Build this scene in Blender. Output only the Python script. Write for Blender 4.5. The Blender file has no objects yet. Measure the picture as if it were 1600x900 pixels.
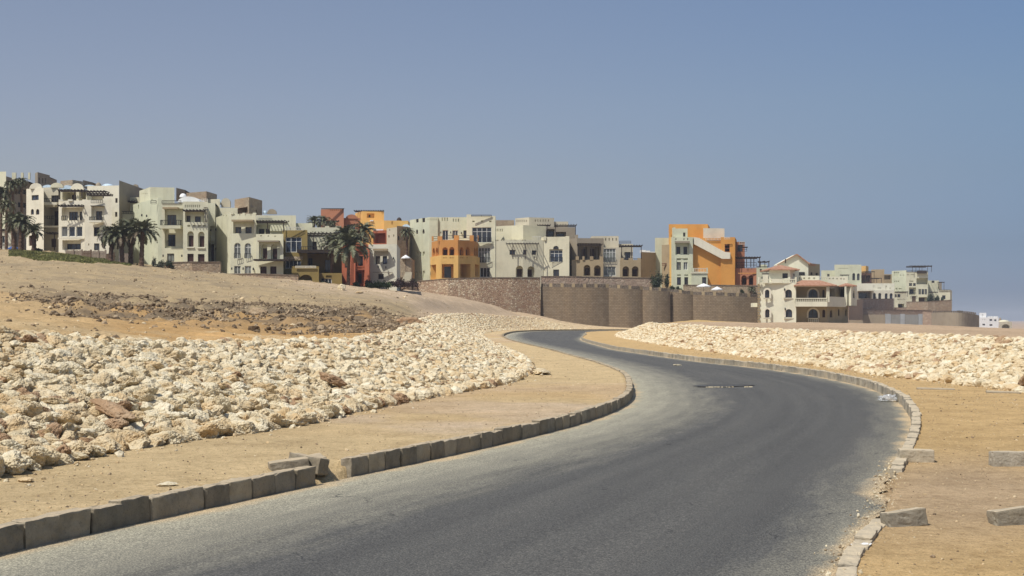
import bpy, math, random
import numpy as np
from mathutils import Vector, Matrix, noise
random.seed(7); rng = np.random.default_rng(11)
R = math.radians
SC = bpy.context.scene
COL = SC.collection
# ------------------------------------------------------------------ camera
EYE = 1.9            # metres above the road
F = 2222.0           # focal length in photo pixels (50 mm on 36 mm)
cam_d = bpy.data.cameras.new('camera'); cam = bpy.data.objects.new('camera', cam_d); COL.objects.link(cam)
cam_d.sensor_width = 36; cam_d.lens = 36 * F / 1600; cam_d.shift_y = 50 / 1600.0
cam_d.clip_start = 0.1; cam_d.clip_end = 30000
cam.location = (0, 0, EYE); cam.rotation_euler = (R(90), 0, 0)
SC.camera = cam
# ------------------------------------------------------------------ light
SUNV = Vector((-0.46, -0.46, 1.0)).normalized()
el = math.asin(SUNV.z); az = math.atan2(SUNV.x, SUNV.y)
W = bpy.data.worlds.new('World'); SC.world = W; W.use_nodes = True
nt = W.node_tree; nt.nodes.clear()
sky = nt.nodes.new('ShaderNodeTexSky'); sky.sky_type = 'NISHITA'; sky.sun_disc = False
sky.sun_elevation = el; sky.sun_rotation = az
sky.air_density = 1.0; sky.dust_density = 1.2; sky.ozone_density = 2.0; sky.altitude = 0
tint = nt.nodes.new('ShaderNodeMix'); tint.data_type = 'RGBA'; tint.blend_type = 'MULTIPLY'; tint.inputs[0].default_value = 1
tc = nt.nodes.new('ShaderNodeTexCoord'); sep = nt.nodes.new('ShaderNodeSeparateXYZ')
# dusty desert air: paler and warmer towards the left, greyer at the horizon
nt.links.new(tc.outputs['Generated'], sep.inputs[0])
def skyramp(stops):
    stops = [(p, tuple(q * (.87 if p < .3 else 1) for q in k)) for p, k in stops]
    r = nt.nodes.new('ShaderNodeValToRGB'); c = r.color_ramp; nt.links.new(sep.outputs['Z'], r.inputs[0])
    c.elements[0].position = stops[0][0]; c.elements[0].color = (*stops[0][1], 1)
    c.elements[1].position = stops[-1][0]; c.elements[1].color = (*stops[-1][1], 1)
    for p, k in stops[1:-1]: c.elements.new(p).color = (*k, 1)
    return r.outputs[0]
skl = skyramp([(0.0, (1.40, 1.50, 1.86)), (0.02, (.96, 1.02, 1.34)), (.05, (.86, .82, .98)), (.10, (1.02, .86, .86)), (.15, (1.09, .91, .90)), (.22, (1.13, .95, .92)), (.6, (1, 1, 1))])
skr = skyramp([(0.0, (.72, .90, 1.40)), (0.02, (.50, .63, 1.06)), (.05, (.46, .54, .81)), (.10, (.58, .611, .748)), (.15, (.687, .71, .792)), (.22, (.74, .78, .883)), (.6, (1, 1, 1))])
sidef = nt.nodes.new('ShaderNodeMapRange'); sidef.inputs[1].default_value = -0.345; sidef.inputs[2].default_value = 0.345
nt.links.new(sep.outputs['X'], sidef.inputs[0])
smx = nt.nodes.new('ShaderNodeMix'); smx.data_type = 'RGBA'; spw = nt.nodes.new('ShaderNodeMath'); spw.operation = 'POWER'; spw.inputs[1].default_value = 1.55; nt.links.new(sidef.outputs[0], spw.inputs[0]); nt.links.new(spw.outputs[0], smx.inputs[0]); nt.links.new(skl, smx.inputs[6]); nt.links.new(skr, smx.inputs[7])
bg = nt.nodes.new('ShaderNodeBackground'); bg.inputs['Strength'].default_value = 0.115
wo = nt.nodes.new('ShaderNodeOutputWorld')
nt.links.new(sky.outputs[0], tint.inputs[6]); nt.links.new(smx.outputs[2], tint.inputs[7])
nt.links.new(tint.outputs[2], bg.inputs[0]); nt.links.new(bg.outputs[0], wo.inputs[0])
sd = bpy.data.lights.new('sun', 'SUN'); sd.energy = 4.4; sd.angle = R(0.53); sd.color = (1.0, 0.955, 0.88)
sun = bpy.data.objects.new('sun', sd); COL.objects.link(sun)
sun.rotation_euler = SUNV.to_track_quat('Z', 'Y').to_euler(); sun.location = (0, 0, 60)
SC.view_settings.view_transform = 'Standard'; SC.view_settings.look = 'None'
SC.view_settings.exposure = 0.0; SC.view_settings.gamma = 1.0; SC.view_settings.use_curve_mapping = False
SC.render.engine = 'CYCLES'
# ------------------------------------------------------------------ helpers
def wx(u, Y): return (u - 800.0) * Y / F
def wz(v, Y): return EYE + (500.0 - v) * Y / F
def tag(o, label=None, cat=None, group=None, kind=None):
    if label: o['label'] = label
    if cat: o['category'] = cat
    if group: o['group'] = group
    if kind: o['kind'] = kind
    return o
ORG = {}
def empty(name, loc, label=None, cat=None, group=None):
    o = bpy.data.objects.new(name, None); COL.objects.link(o); o.location = loc
    o.empty_display_size = 0.5
    ORG[o.name] = Vector(loc)
    return tag(o, label, cat, group)
class MB:
    def __init__(s): s.v = []; s.f = []; s.m = []
    def face(s, pts, m=0):
        b = len(s.v); s.v.extend([tuple(p) for p in pts]); s.f.append(tuple(range(b, b + len(pts)))); s.m.append(m)
    def box(s, x0, x1, y0, y1, z0, z1, m=0, T=None):
        b = len(s.v)
        P = [Vector((x, y, z)) for z in (z0, z1) for y in (y0, y1) for x in (x0, x1)]
        if T is not None: P = [T @ p for p in P]
        s.v.extend([tuple(p) for p in P])
        for f in ((0, 2, 3, 1), (4, 5, 7, 6), (0, 1, 5, 4), (2, 6, 7, 3), (0, 4, 6, 2), (1, 3, 7, 5)):
            s.f.append(tuple(b + i for i in f)); s.m.append(m)
    def bar(s, a, b_, r, m=0, r2=None, n=4):
        a = Vector(a); b_ = Vector(b_); r2 = r if r2 is None else r2
        d = (b_ - a); q = d.to_track_quat('Z', 'Y'); base = len(s.v)
        for P, rr in ((a, r), (b_, r2)):
            for k in range(n):
                t = 2 * math.pi * (k + 0.5) / n
                s.v.append(tuple(P + q @ Vector((rr * math.cos(t), rr * math.sin(t), 0))))
        for k in range(n):
            k2 = (k + 1) % n
            s.f.append((base + k, base + k2, base + n + k2, base + n + k)); s.m.append(m)
        s.f.append(tuple(base + k for k in range(n))[::-1]); s.m.append(m)
        s.f.append(tuple(base + n + k for k in range(n))); s.m.append(m)
    def build(s, name, mats, parent=None, smooth=False, fix=True):
        if not isinstance(mats, (list, tuple)): mats = [mats]
        me = bpy.data.meshes.new(name)
        org = Vector((0, 0, 0)); p = parent
        if parent is not None: org = ORG[parent.name]
        me.from_pydata([(a - org.x, b - org.y, c - org.z) for a, b, c in s.v], [], s.f)
        for m in mats: me.materials.append(m)
        me.polygons.foreach_set('material_index', s.m)
        if smooth: me.polygons.foreach_set('use_smooth', [True] * len(s.f))
        me.update()
        o = bpy.data.objects.new(name, me); COL.objects.link(o)
        if parent is not None: o.parent = parent
        ORG[o.name] = org
        return o
def np_mesh(name, V, Fq, mats, mi=None, smooth=False):
    """V (n,3) float, Fq (m,k) int -> mesh"""
    me = bpy.data.meshes.new(name)
    n, k = Fq.shape
    me.vertices.add(len(V)); me.vertices.foreach_set('co', V.astype(np.float32).ravel())
    me.loops.add(n * k); me.loops.foreach_set('vertex_index', Fq.astype(np.int32).ravel())
    me.polygons.add(n); me.polygons.foreach_set('loop_start', np.arange(0, n * k, k, dtype=np.int32))
    me.polygons.foreach_set('loop_total', np.full(n, k, dtype=np.int32))
    for m in (mats if isinstance(mats, (list, tuple)) else [mats]): me.materials.append(m)
    if mi is not None: me.polygons.foreach_set('material_index', mi.astype(np.int32))
    me.polygons.foreach_set('use_smooth', np.full(n, bool(smooth)))
    me.update(calc_edges=True)
    return me
# ------------------------------------------------------------------ materials
def lnk(nt, a, b): nt.links.new(a, b)
def newmat(name, rough=0.85, spec=0.3):
    m = bpy.data.materials.new(name); m.use_nodes = True
    b = m.node_tree.nodes['Principled BSDF']; b.inputs['Roughness'].default_value = rough
    b.inputs['Specular IOR Level'].default_value = spec
    return m, m.node_tree, b
def coord(nt, kind='Object', scale=(1, 1, 1)):
    t = nt.nodes.new('ShaderNodeTexCoord'); mp = nt.nodes.new('ShaderNodeMapping'); mp.inputs['Scale'].default_value = scale
    if kind == 'World':
        g = nt.nodes.new('ShaderNodeNewGeometry'); lnk(nt, g.outputs['Position'], mp.inputs[0])
    else: lnk(nt, t.outputs[kind], mp.inputs[0])
    return mp.outputs[0]
def nz(nt, vec, scale, detail=4, rough=0.55, dist=0.0):
    n = nt.nodes.new('ShaderNodeTexNoise'); n.inputs['Scale'].default_value = scale; n.inputs['Detail'].default_value = detail
    n.inputs['Roughness'].default_value = rough; n.inputs['Distortion'].default_value = dist; lnk(nt, vec, n.inputs['Vector']); return n.outputs[0]
def rampn(nt, fac, stops):
    r = nt.nodes.new('ShaderNodeValToRGB'); c = r.color_ramp
    c.elements[0].position = stops[0][0]; c.elements[0].color = (*stops[0][1], 1)
    c.elements[1].position = stops[-1][0]; c.elements[1].color = (*stops[-1][1], 1)
    for p, col in stops[1:-1]:
        e = c.elements.new(p); e.color = (*col, 1)
    lnk(nt, fac, r.inputs[0]); return r.outputs[0]
def mix(nt, fac, a, b, mode='MIX'):
    m = nt.nodes.new('ShaderNodeMix'); m.data_type = 'RGBA'; m.blend_type = mode
    for s, val in ((0, fac), (6, a), (7, b)):
        if isinstance(val, (int, float)): m.inputs[s].default_value = val
        elif isinstance(val, tuple): m.inputs[s].default_value = (*val, 1) if len(val) == 3 else val
        else: lnk(nt, val, m.inputs[s])
    return m.outputs[2]
def mrange(nt, v, a, b, c=0.0, d=1.0):
    m = nt.nodes.new('ShaderNodeMapRange'); m.inputs[1].default_value = a; m.inputs[2].default_value = b
    m.inputs[3].default_value = c; m.inputs[4].default_value = d; lnk(nt, v, m.inputs[0]); return m.outputs[0]
def mth(nt, op, a, b=None):
    m = nt.nodes.new('ShaderNodeMath'); m.operation = op
    for i, x in enumerate((a, b)):
        if x is None: continue
        if isinstance(x, (int, float)): m.inputs[i].default_value = x
        else: lnk(nt, x, m.inputs[i])
    return m.outputs[0]
def bump(nt, b, h, dist, strength=1.0):
    n = nt.nodes.new('ShaderNodeBump'); n.inputs['Distance'].default_value = dist; n.inputs['Strength'].default_value = strength
    lnk(nt, h, n.inputs['Height'])
    prev = b.inputs['Normal'].links
    if prev: lnk(nt, prev[0].from_socket, n.inputs['Normal'])
    lnk(nt, n.outputs[0], b.inputs['Normal'])
def plaster(name, col, var=0.10):
    m, nt, b = newmat(name, 0.9, 0.2); v = coord(nt, 'World')
    n1 = nz(nt, v, 0.35, 5, 0.6); vs = coord(nt, 'World', (1.6, 1.6, 0.12)); n2 = nz(nt, vs, 0.9, 4, 0.6)
    dk = tuple(c * (1 - var * 1.6) for c in col); lt = tuple(min(1, c * (1 + var * 0.6)) for c in col)
    c = rampn(nt, n1, [(0.3, dk), (0.5, col), (0.75, lt)])
    c = mix(nt, mrange(nt, n2, 0.52, 0.75, 0, 0.35), c, tuple(x * y for x, y in zip(col, (0.74, 0.70, 0.62))))
    lnk(nt, c, b.inputs['Base Color']); bump(nt, b, nz(nt, v, 6, 4), 0.02); return m
def flat(name, col, rough=0.7, spec=0.3, metal=0.0, var=0.15, sc=3.0):
    m, nt, b = newmat(name, rough, spec); v = coord(nt, 'World'); n = nz(nt, v, sc, 4)
    lnk(nt, rampn(nt, n, [(0.3, tuple(c * (1 - var) for c in col)), (0.7, tuple(min(1, c * (1 + var)) for c in col))]), b.inputs['Base Color'])
    b.inputs['Metallic'].default_value = metal; return m
def stone(name, cols, sc=1.6, mortar=(0.30, 0.25, 0.18), mw=0.05, stretch=(1, 1, 1.4)):
    m, nt, b = newmat(name, 0.9, 0.2); v = coord(nt, 'World', stretch)
    vo = nt.nodes.new('ShaderNodeTexVoronoi'); vo.inputs['Scale'].default_value = sc; lnk(nt, v, vo.inputs['Vector'])
    ve = nt.nodes.new('ShaderNodeTexVoronoi'); ve.feature = 'DISTANCE_TO_EDGE'; ve.inputs['Scale'].default_value = sc; lnk(nt, v, ve.inputs['Vector'])
    sp = nt.nodes.new('ShaderNodeSeparateColor'); lnk(nt, vo.outputs['Color'], sp.inputs[0])
    k = len(cols); c = rampn(nt, sp.outputs[0], [(i / (k - 1) * 0.9 + 0.05, cc) for i, cc in enumerate(cols)])
    v0 = coord(nt, 'World')
    c = mix(nt, mrange(nt, nz(nt, v0, 0.25, 3), 0.45, 0.7, 0, 0.55), c, tuple(x * y for x, y in zip(cols[0], (1.0, 0.75, 0.6))))
    c = mix(nt, 0.35, c, rampn(nt, nz(nt, v0, 5, 4), [(0.3, (0.25, 0.2, 0.15)), (0.7, (0.6, 0.52, 0.4))]))
    c = mix(nt, mrange(nt, ve.outputs['Distance'], 0, mw, 1, 0), c, mortar)
    lnk(nt, c, b.inputs['Base Color']); bump(nt, b, mrange(nt, ve.outputs['Distance'], 0, mw * 2.5), 0.06); return m
M = {}
M['cream'] = plaster('cream_plaster', (0.63, 0.59, 0.43))
M['cream2'] = plaster('pale_green_cream_plaster', (0.62, 0.60, 0.44))
M['white'] = plaster('warm_white_plaster', (0.71, 0.665, 0.53))
M['sage'] = plaster('sage_plaster', (0.56, 0.57, 0.42))
M['pale'] = plaster('pale_grey_plaster', (0.60, 0.58, 0.47))
M['beige'] = plaster('beige_plaster', (0.50, 0.455, 0.345))
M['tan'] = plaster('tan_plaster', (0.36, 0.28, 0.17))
M['taupe'] = plaster('taupe_and_shaded_plaster', (0.30, 0.255, 0.19))  # real taupe render, and shade painted into some turned-away walls
M['olive'] = plaster('olive_plaster', (0.24, 0.18, 0.065))
M['olive2'] = plaster('brown_olive_plaster', (0.20, 0.14, 0.055))
M['orange'] = plaster('orange_plaster', (0.62, 0.30, 0.075), 0.09)
M['orange2'] = plaster('amber_plaster', (0.76, 0.47, 0.155), 0.09)
M['orange3'] = plaster('burnt_orange_plaster', (0.58, 0.275, 0.085), 0.09)
M['red'] = plaster('brick_red_plaster', (0.34, 0.105, 0.055))
M['rust'] = plaster('rust_plaster', (0.37, 0.165, 0.095))
M['brownr'] = plaster('brown_loggia_plaster', (0.16, 0.085, 0.055))
M['villa'] = plaster('villa_cream_plaster', (0.69, 0.67, 0.52))
M['villa_shade'] = plaster('villa_shaded_plaster', (0.40, 0.335, 0.215))  # villa cream with shade painted in, for the recess and receding sides
M['chalk'] = plaster('chalk_white_plaster', (0.74, 0.74, 0.72))
M['blue'] = flat('pale_blue_dome_paint', (0.50, 0.62, 0.72), 0.6)
M['stone'] = stone('rubble_stone', [(0.33, 0.22, 0.14), (0.42, 0.30, 0.18), (0.24, 0.17, 0.12), (0.5, 0.4, 0.27)], 1.7)
M['stone2'] = stone('tan_block_stone', [(0.36, 0.27, 0.17), (0.28, 0.20, 0.13), (0.42, 0.33, 0.21), (0.32, 0.24, 0.15)], 2.2)
M['stone3'] = stone('pinkish_stone', [(0.30, 0.19, 0.14), (0.36, 0.25, 0.18), (0.22, 0.14, 0.11), (0.42, 0.32, 0.24)], 1.4)
M['dark'] = flat('dark_brown_wood', (0.035, 0.024, 0.018), 0.7)
M['wood'] = flat('weathered_wood', (0.13, 0.085, 0.055), 0.8)
M['fence'] = flat('grey_fence_wood', (0.24, 0.19, 0.145), 0.85)
M['iron'] = flat('black_iron', (0.02, 0.02, 0.022), 0.5)
M['wframe'] = flat('white_frame_paint', (0.62, 0.62, 0.58), 0.5)
M['dframe'] = flat('brown_frame_paint', (0.06, 0.04, 0.03), 0.5)
M['rail'] = flat('white_rail_paint', (0.60, 0.58, 0.50), 0.6)
M['tile'] = None
def mk_glass(name, col, rough=0.08):
    m, nt, b = newmat(name, rough, 0.6); v = coord(nt, 'World'); n = nz(nt, v, 0.8, 2)
    lnk(nt, rampn(nt, n, [(0.35, tuple(c * 0.5 for c in col)), (0.65, tuple(c * 1.5 for c in col))]), b.inputs['Base Color']); return m
M['glass'] = mk_glass('dark_window_glass', (0.018, 0.022, 0.03))
M['glassb'] = mk_glass('blue_window_glass', (0.028, 0.04, 0.065))
M['curt'] = mk_glass('curtained_window_glass', (0.16, 0.17, 0.15), 0.2)
M['shut'] = flat('dark_red_brown_door_wood', (0.045, 0.018, 0.015), 0.6)
def mk_tile():
    m, nt, b = newmat('terracotta_roof_tiles', 0.8, 0.2); v = coord(nt, 'World')
    w = nt.nodes.new('ShaderNodeTexWave'); w.inputs['Scale'].default_value = 1.5; w.inputs['Distortion'].default_value = 0.6; lnk(nt, v, w.inputs['Vector'])
    n = nz(nt, v, 2.5, 5)
    c = rampn(nt, n, [(0.3, (0.36, 0.17, 0.10)), (0.5, (0.47, 0.25, 0.155)), (0.75, (0.56, 0.36, 0.25))])
    lnk(nt, c, b.inputs['Base Color']); bump(nt, b, w.outputs[0], 0.08); return m
M['tile'] = mk_tile()
def mk_brick():
    m, nt, b = newmat('brown_block_masonry', 0.92, 0.15)
    t = nt.nodes.new('ShaderNodeTexCoord')
    br = nt.nodes.new('ShaderNodeTexBrick'); br.inputs['Scale'].default_value = 1.0
    br.inputs['Brick Width'].default_value = 0.62; br.inputs['Row Height'].default_value = 0.30; br.inputs['Mortar Size'].default_value = 0.028
    br.inputs['Mortar Smooth'].default_value = 0.3
    br.inputs['Color1'].default_value = (0.235, 0.185, 0.125, 1); br.inputs['Color2'].default_value = (0.185, 0.142, 0.095, 1)
    br.inputs['Mortar'].default_value = (0.125, 0.095, 0.065, 1); lnk(nt, t.outputs['UV'], br.inputs['Vector'])
    v = coord(nt, 'World', (1, 1, 0.15)); n = nz(nt, v, 0.35, 5, 0.6); v2 = coord(nt, 'World'); n2 = nz(nt, v2, 0.6, 6, 0.7)
    c = mix(nt, mrange(nt, n, 0.35, 0.7), mix(nt, 1.0, br.outputs[0], (0.86, 0.86, 0.88), 'MULTIPLY'), mix(nt, 1.0, br.outputs[0], (1.15, 1.1, 1.05), 'MULTIPLY'))
    c = mix(nt, mrange(nt, n2, 0.5, 0.8, 0, 0.4), c, (0.30, 0.25, 0.18))
    lnk(nt, c, b.inputs['Base Color']); bump(nt, b, br.outputs['Fac'], 0.03, 0.7); return m
M['brick'] = mk_brick()
def mk_rock(name, stops, pit=0.62):
    m, nt, b = newmat(name, 0.92, 0.15); v = coord(nt, 'Object'); w = coord(nt, 'World')
    c = rampn(nt, nz(nt, w, 2.2, 6, 0.65), stops)
    vo = nt.nodes.new('ShaderNodeTexVoronoi'); vo.inputs['Scale'].default_value = 16; lnk(nt, w, vo.inputs['Vector'])
    sp = nz(nt, w, 22, 5, 0.7)
    pits = mrange(nt, sp, 0.33, 0.44, 1, 0)
    c = mix(nt, mth(nt, 'MULTIPLY', pits, pit), c, tuple(x * y for x, y in zip(stops[1][1], (.48, .42, .36))))
    g = nt.nodes.new('ShaderNodeObjectInfo')
    lnk(nt, c, b.inputs['Base Color']); bump(nt, b, sp, 0.035, 0.9); bump(nt, b, nz(nt, w, 7, 5), 0.05, 0.8); return m
M['rock0'] = mk_rock('cream_limestone', [(0.28, (0.45, 0.32, 0.16)), (0.5, (0.63, 0.51, 0.32)), (0.72, (0.75, 0.67, 0.48))])
M['rock1'] = mk_rock('pale_limestone', [(0.28, (0.50, 0.38, 0.21)), (0.5, (0.70, 0.61, 0.42)), (0.72, (0.80, 0.74, 0.58))])
M['rock2'] = mk_rock('tan_limestone', [(0.28, (0.48, 0.33, 0.16)), (0.5, (0.62, 0.47, 0.27)), (0.72, (0.70, 0.58, 0.39))])
M['rock3'] = mk_rock('brown_limestone', [(0.28, (0.26, 0.155, 0.085)), (0.5, (0.40, 0.265, 0.155)), (0.72, (0.50, 0.38, 0.25))])
M['clod'] = mk_rock('dark_shale', [(0.28, (0.10, 0.068, 0.040)), (0.5, (0.18, 0.132, 0.083)), (0.72, (0.28, 0.215, 0.14))])
M['clod2'] = mk_rock('earth_clod', [(0.28, (0.25, 0.18, 0.11)), (0.5, (0.36, 0.27, 0.17)), (0.72, (0.46, 0.37, 0.25))])
def mk_conc(name, col, sand):
    m, nt, b = newmat(name, 0.9, 0.2); w = coord(nt, 'World')
    n = nz(nt, w, 3.2, 6, 0.7); c = rampn(nt, n, [(0.3, tuple(x * 0.62 for x in col)), (0.5, col), (0.7, tuple(x * 1.25 for x in col))])
    c = mix(nt, mrange(nt, nz(nt, w, 1.1, 4), 0.45, 0.7, 0, 0.6), c, sand)
    c = mix(nt, mrange(nt, nz(nt, w, 55, 3), 0.30, 0.42, 0.5, 0), c, tuple(x * 0.4 for x in col))
    oi = nt.nodes.new('ShaderNodeObjectInfo'); c = mix(nt, 1.0, c, rampn(nt, oi.outputs['Random'], [(0.0, (.72, .72, .70)), (0.5, (1, 1, 1)), (1.0, (1.28, 1.26, 1.2))]), 'MULTIPLY')
    ge = nt.nodes.new('ShaderNodeNewGeometry'); sx_ = nt.nodes.new('ShaderNodeSeparateXYZ'); lnk(nt, ge.outputs['Normal'], sx_.inputs[0])
    lit_top_dust = mth(nt, 'MULTIPLY', mrange(nt, sx_.outputs[2], 0.55, 0.9), mrange(nt, nz(nt, w, 6, 4), 0.3, 0.6, .45, .95)); c = mix(nt, lit_top_dust, c, tuple(min(.6, x * 1.25) for x in sand))  # sand dust on tops, also painting the lit top against the shaded face
    lnk(nt, c, b.inputs['Base Color']); bump(nt, b, nz(nt, w, 30, 5), 0.012); bump(nt, b, n, 0.015); return m
M['kerb'] = mk_conc('grey_kerb_concrete', (0.27, 0.235, 0.175), (0.37, 0.30, 0.20))
M['kerb2'] = mk_conc('pale_kerb_concrete', (0.335, 0.30, 0.235), (0.42, 0.35, 0.24))

M['stonedk'] = stone('dark_purple_stone', [(0.05, 0.035, 0.03), (0.08, 0.058, 0.045), (0.035, 0.026, 0.022), (0.10, 0.075, 0.055)], 2.4, (.05, .038, .03))
M['stonecap'] = flat('stone_coping', (0.20, 0.155, 0.115), 0.9, .2, 0, .4, 2.0)
M['rubblewall'] = stone('reddish_rubble_wall', [(0.34, 0.19, 0.11), (0.66, 0.50, 0.32), (0.30, 0.15, 0.09), (0.50, 0.34, 0.20), (0.74, 0.62, 0.44)], 2.7, (0.22, 0.15, 0.09), .09, (1, 1, 1.2))
M['bluegrey'] = plaster('pale_blue_grey_render', (0.34, 0.36, 0.37)); M['greywall'] = plaster('mid_grey_render', (0.25, 0.25, 0.235))
M['glassb2'] = flat('blue_canvas', (0.05, 0.10, 0.28), .8)
# ------------------------------------------------------------------ plan of the ground (metres, x right, y away)
def curve(pts):
    ys = np.array([p[1] for p in pts], float); xs = np.array([p[0] for p in pts], float)
    o = np.argsort(ys); ys = ys[o]; xs = xs[o]
    h = np.diff(ys); d = np.diff(xs) / h
    m = np.zeros(len(xs)); m[0] = d[0]; m[-1] = d[-1]
    for i in range(1, len(xs) - 1):          # monotone-ish Hermite slopes
        m[i] = 0 if d[i-1] * d[i] <= 0 else (h[i-1] + h[i]) * 1.0 / ((h[i] / d[i-1] + h[i-1] / d[i]))
        if d[i-1] * d[i] <= 0: m[i] = 0.5 * (d[i-1] * h[i] + d[i] * h[i-1]) / (h[i-1] + h[i])
    def f(Y):
        Y = np.asarray(Y, float); Yc = np.clip(Y, ys[0], ys[-1]); i = np.clip(np.searchsorted(ys, Yc) - 1, 0, len(h) - 1)
        t = (Yc - ys[i]) / h[i]
        return ((2*t**3 - 3*t**2 + 1) * xs[i] + (t**3 - 2*t**2 + t) * h[i] * m[i] + (-2*t**3 + 3*t**2) * xs[i+1] + (t**3 - t**2) * h[i] * m[i+1])
    return f
xL = curve([(-7.2,-20),(-6.6,0),(-5.2,8),(-4.14,11.5),(-2.25,16.4),(0,22.2),(1.2,25.8),(2.85,34),(3.25,38.5),(3.70,47),(3.55,56),(3.0,68),(2.2,84),(0.9,105),(-0.4,132),(-0.95,162),(0,208),(3,235),(8,250),(14,257),(22,261),(40,264),(60,264.8)])
xR = curve([(0.2,-20),(0.9,0),(1.9,8),(2.42,10.6),(3.33,13.2),(4.48,16.9),(6.6,23.5),(7.95,28.5),(9.2,34.5),(10.1,42),(10.25,48),(9.85,55),(8.6,64),(7.6,76),(6.5,94),(6.45,128),(8.7,169),(14,222),(25,240),(45,248),(60,249)])
tL = curve([(-9.5,-20),(-8,0),(-7,8),(-5.6,15.6),(-5.04,18.7),(-3.9,21.6),(-2.55,28.3),(0,39.3),(.6,46.7),(.67,53.3),(.3,67.9),(-.4,83),(-2.2,124),(-3.6,178),(-2.6,211),(-.3,237),(4,250),(8,257),(13,262),(30,268)])
tR = curve([(11.5,-20),(12.2,20),(12.1,33),(12.0,38),(11.6,42.4),(11.4,51),(11.2,62),(10.6,78),(10.2,100),(10.6,138),(13,175),(19,215),(32,235),(50,242)])
hL = lambda Y: np.interp(Y, [0,15,23,29,41,50,60,83,124,178,235,262], [1.6,1.65,1.74,1.46,1.35,1.45,1.65,1.9,2.25,2.7,3.0,2.4])
hR = lambda Y: np.interp(Y, [20,40,55,83,120,155,180,215,240], [1.36,1.36,1.38,1.42,1.55,1.62,1.5,1.1,0.6])
vR = lambda Y: np.interp(Y, [0,14,19,24], [0.03,0.03,0.08,0.17])     # level of the right verge
VL = 0.19
def slope(f, Y): return (f(Y + 0.5) - f(Y - 0.5))
BW = 4.7
CT = []
def cp(u, v, Y): CT.append((wx(u, Y), Y, float(wz(v, Y))))
for a in [(-400,470,60),(-400,420,140),(-400,385,230),(-150,500,35),(-150,472,70),(-150,432,130),(-150,398,200),
 (0,512,26),(0,498,38),(0,478,62),(0,453,98),(0,424,150),(0,405,190),(0,392,212),(0,390,240),
 (100,516,28),(100,500,42),(100,480,68),(100,452,105),(100,422,160),(100,399,205),(100,395,235),
 (180,412,205),(180,409,235),(250,530,31),(250,512,46),(250,492,70),(250,462,110),(250,436,160),(250,419,205),(250,416,235),
 (400,538,36),(400,518,51),(400,497,77),(400,470,115),(400,448,165),(400,434,210),(400,432,235),
 (550,526,43),(550,510,60),(550,490,88),(550,470,128),(550,455,185),(550,447,222),(550,446,240),
 (650,506,62),(650,495,90),(650,477,140),(650,462,200),(650,454,255),(720,493,112),(720,484,160),(720,474,210),(720,464,255),
 (800,484,238),(845,491,262),(900,511,272),(1100,514,275),(1170,514,275),
 (1000,504,170),(1100,503.5,170),(1090,499.5,158),(1200,505,160),(1200,504,220),(1330,505,200),(1330,510,120),(1400,506,220),(1400,514,100),
 (1500,512,250),(1500,521,80),(1600,519,300),(1600,528,62),(1700,520,300),(1330,506,270),
 (1350,512,520),(1450,514,520),(1530,517,520),(1600,516,600),(1550,512,750),(1600,507,1500)]: cp(*a)
CT += [(-900,2500,-3),(0,2500,-3),(900,2500,-3),(-2500,7000,-3),(0,7000,-3),(2500,7000,-3),(-250,420,9),(-100,420,10),(0,420,4),(30,-20,.6),(30,15,.9),(-25,-20,3),(-25,10,3.2),(-15,5,2.2)]
for Y in (-10, 8, 16, 24, 34, 46, 60, 83, 110, 145, 178, 205, 235):
    CT.append((float(tL(Y)) - BW * math.hypot(1, float(slope(tL, Y))), Y, float(hL(Y))))
for Y in (-10, 20, 40, 60, 83, 110, 145, 178):
    CT.append((float(tR(Y)) + 3.6 * math.hypot(1, float(slope(tR, Y))), Y, float(hR(Y))))
CT = np.array(CT)
def ab(X, Y): return np.stack([X / (Y + 25.0) * 4.0, np.log((Y + 25.0) / 40.0) * 1.5], -1)
_P = ab(CT[:, 0], CT[:, 1]); _n = len(_P)
_A = np.linalg.norm(_P[:, None] - _P[None], axis=-1); np.fill_diagonal(_A, 0.0)
_B = np.concatenate([np.ones((_n, 1)), _P], 1)
_S = np.block([[_A - 0.004 * np.eye(_n), _B], [_B.T, np.zeros((3, 3))]])
_w = np.linalg.solve(_S, np.concatenate([CT[:, 2], np.zeros(3)]))
def rbf(X, Y):
    sh = X.shape; P = ab(X.ravel(), Y.ravel()); out = np.empty(len(P))
    for i in range(0, len(P), 20000):
        q = P[i:i+20000]; out[i:i+20000] = np.linalg.norm(q[:, None] - _P[None], axis=-1) @ _w[:_n] + _w[_n] + q @ _w[_n+1:]
    return out.reshape(sh)
_perm = rng.integers(0, 2**31, 4096).astype(np.int64)
def hsh(i, j, k=0): return ((i * 374761393 + j * 668265263 + k * 974634211) ^ ((i * 1274126177 + j * 97) >> 13)) 
def vnoise(X, Y, s, k=0):
    x = X * s; y = Y * s; i = np.floor(x).astype(np.int64); j = np.floor(y).astype(np.int64); fx = x - i; fy = y - j
    fx = fx*fx*(3-2*fx); fy = fy*fy*(3-2*fy)
    def g(a, b):
        h = (a * 73856093) ^ (b * 19349663) ^ (k * 83492791); h = (h ^ (h >> 7)) * 2654435761 & 0xffffffff
        h = ((h ^ (h >> 15)) * 2246822519) & 0xffffffff; return ((h ^ (h >> 13)) & 0xffff) / 65535.0
    return (g(i, j)*(1-fx) + g(i+1, j)*fx)*(1-fy) + (g(i, j+1)*(1-fx) + g(i+1, j+1)*fx)*fy
def fbm(X, Y, s, o=4, k=0):
    r = 0; a = 1; t = 0
    for q in range(o): r = r + a * vnoise(X + 17.3*q, Y - 9.1*q, s * 2**q, k + q); t += a; a *= 0.55
    return r / t - 0.5
def sstep(a, b, x): t = np.clip((x - a) / (b - a), 0, 1); return t*t*(3-2*t)
YEND = 264.0
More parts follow.
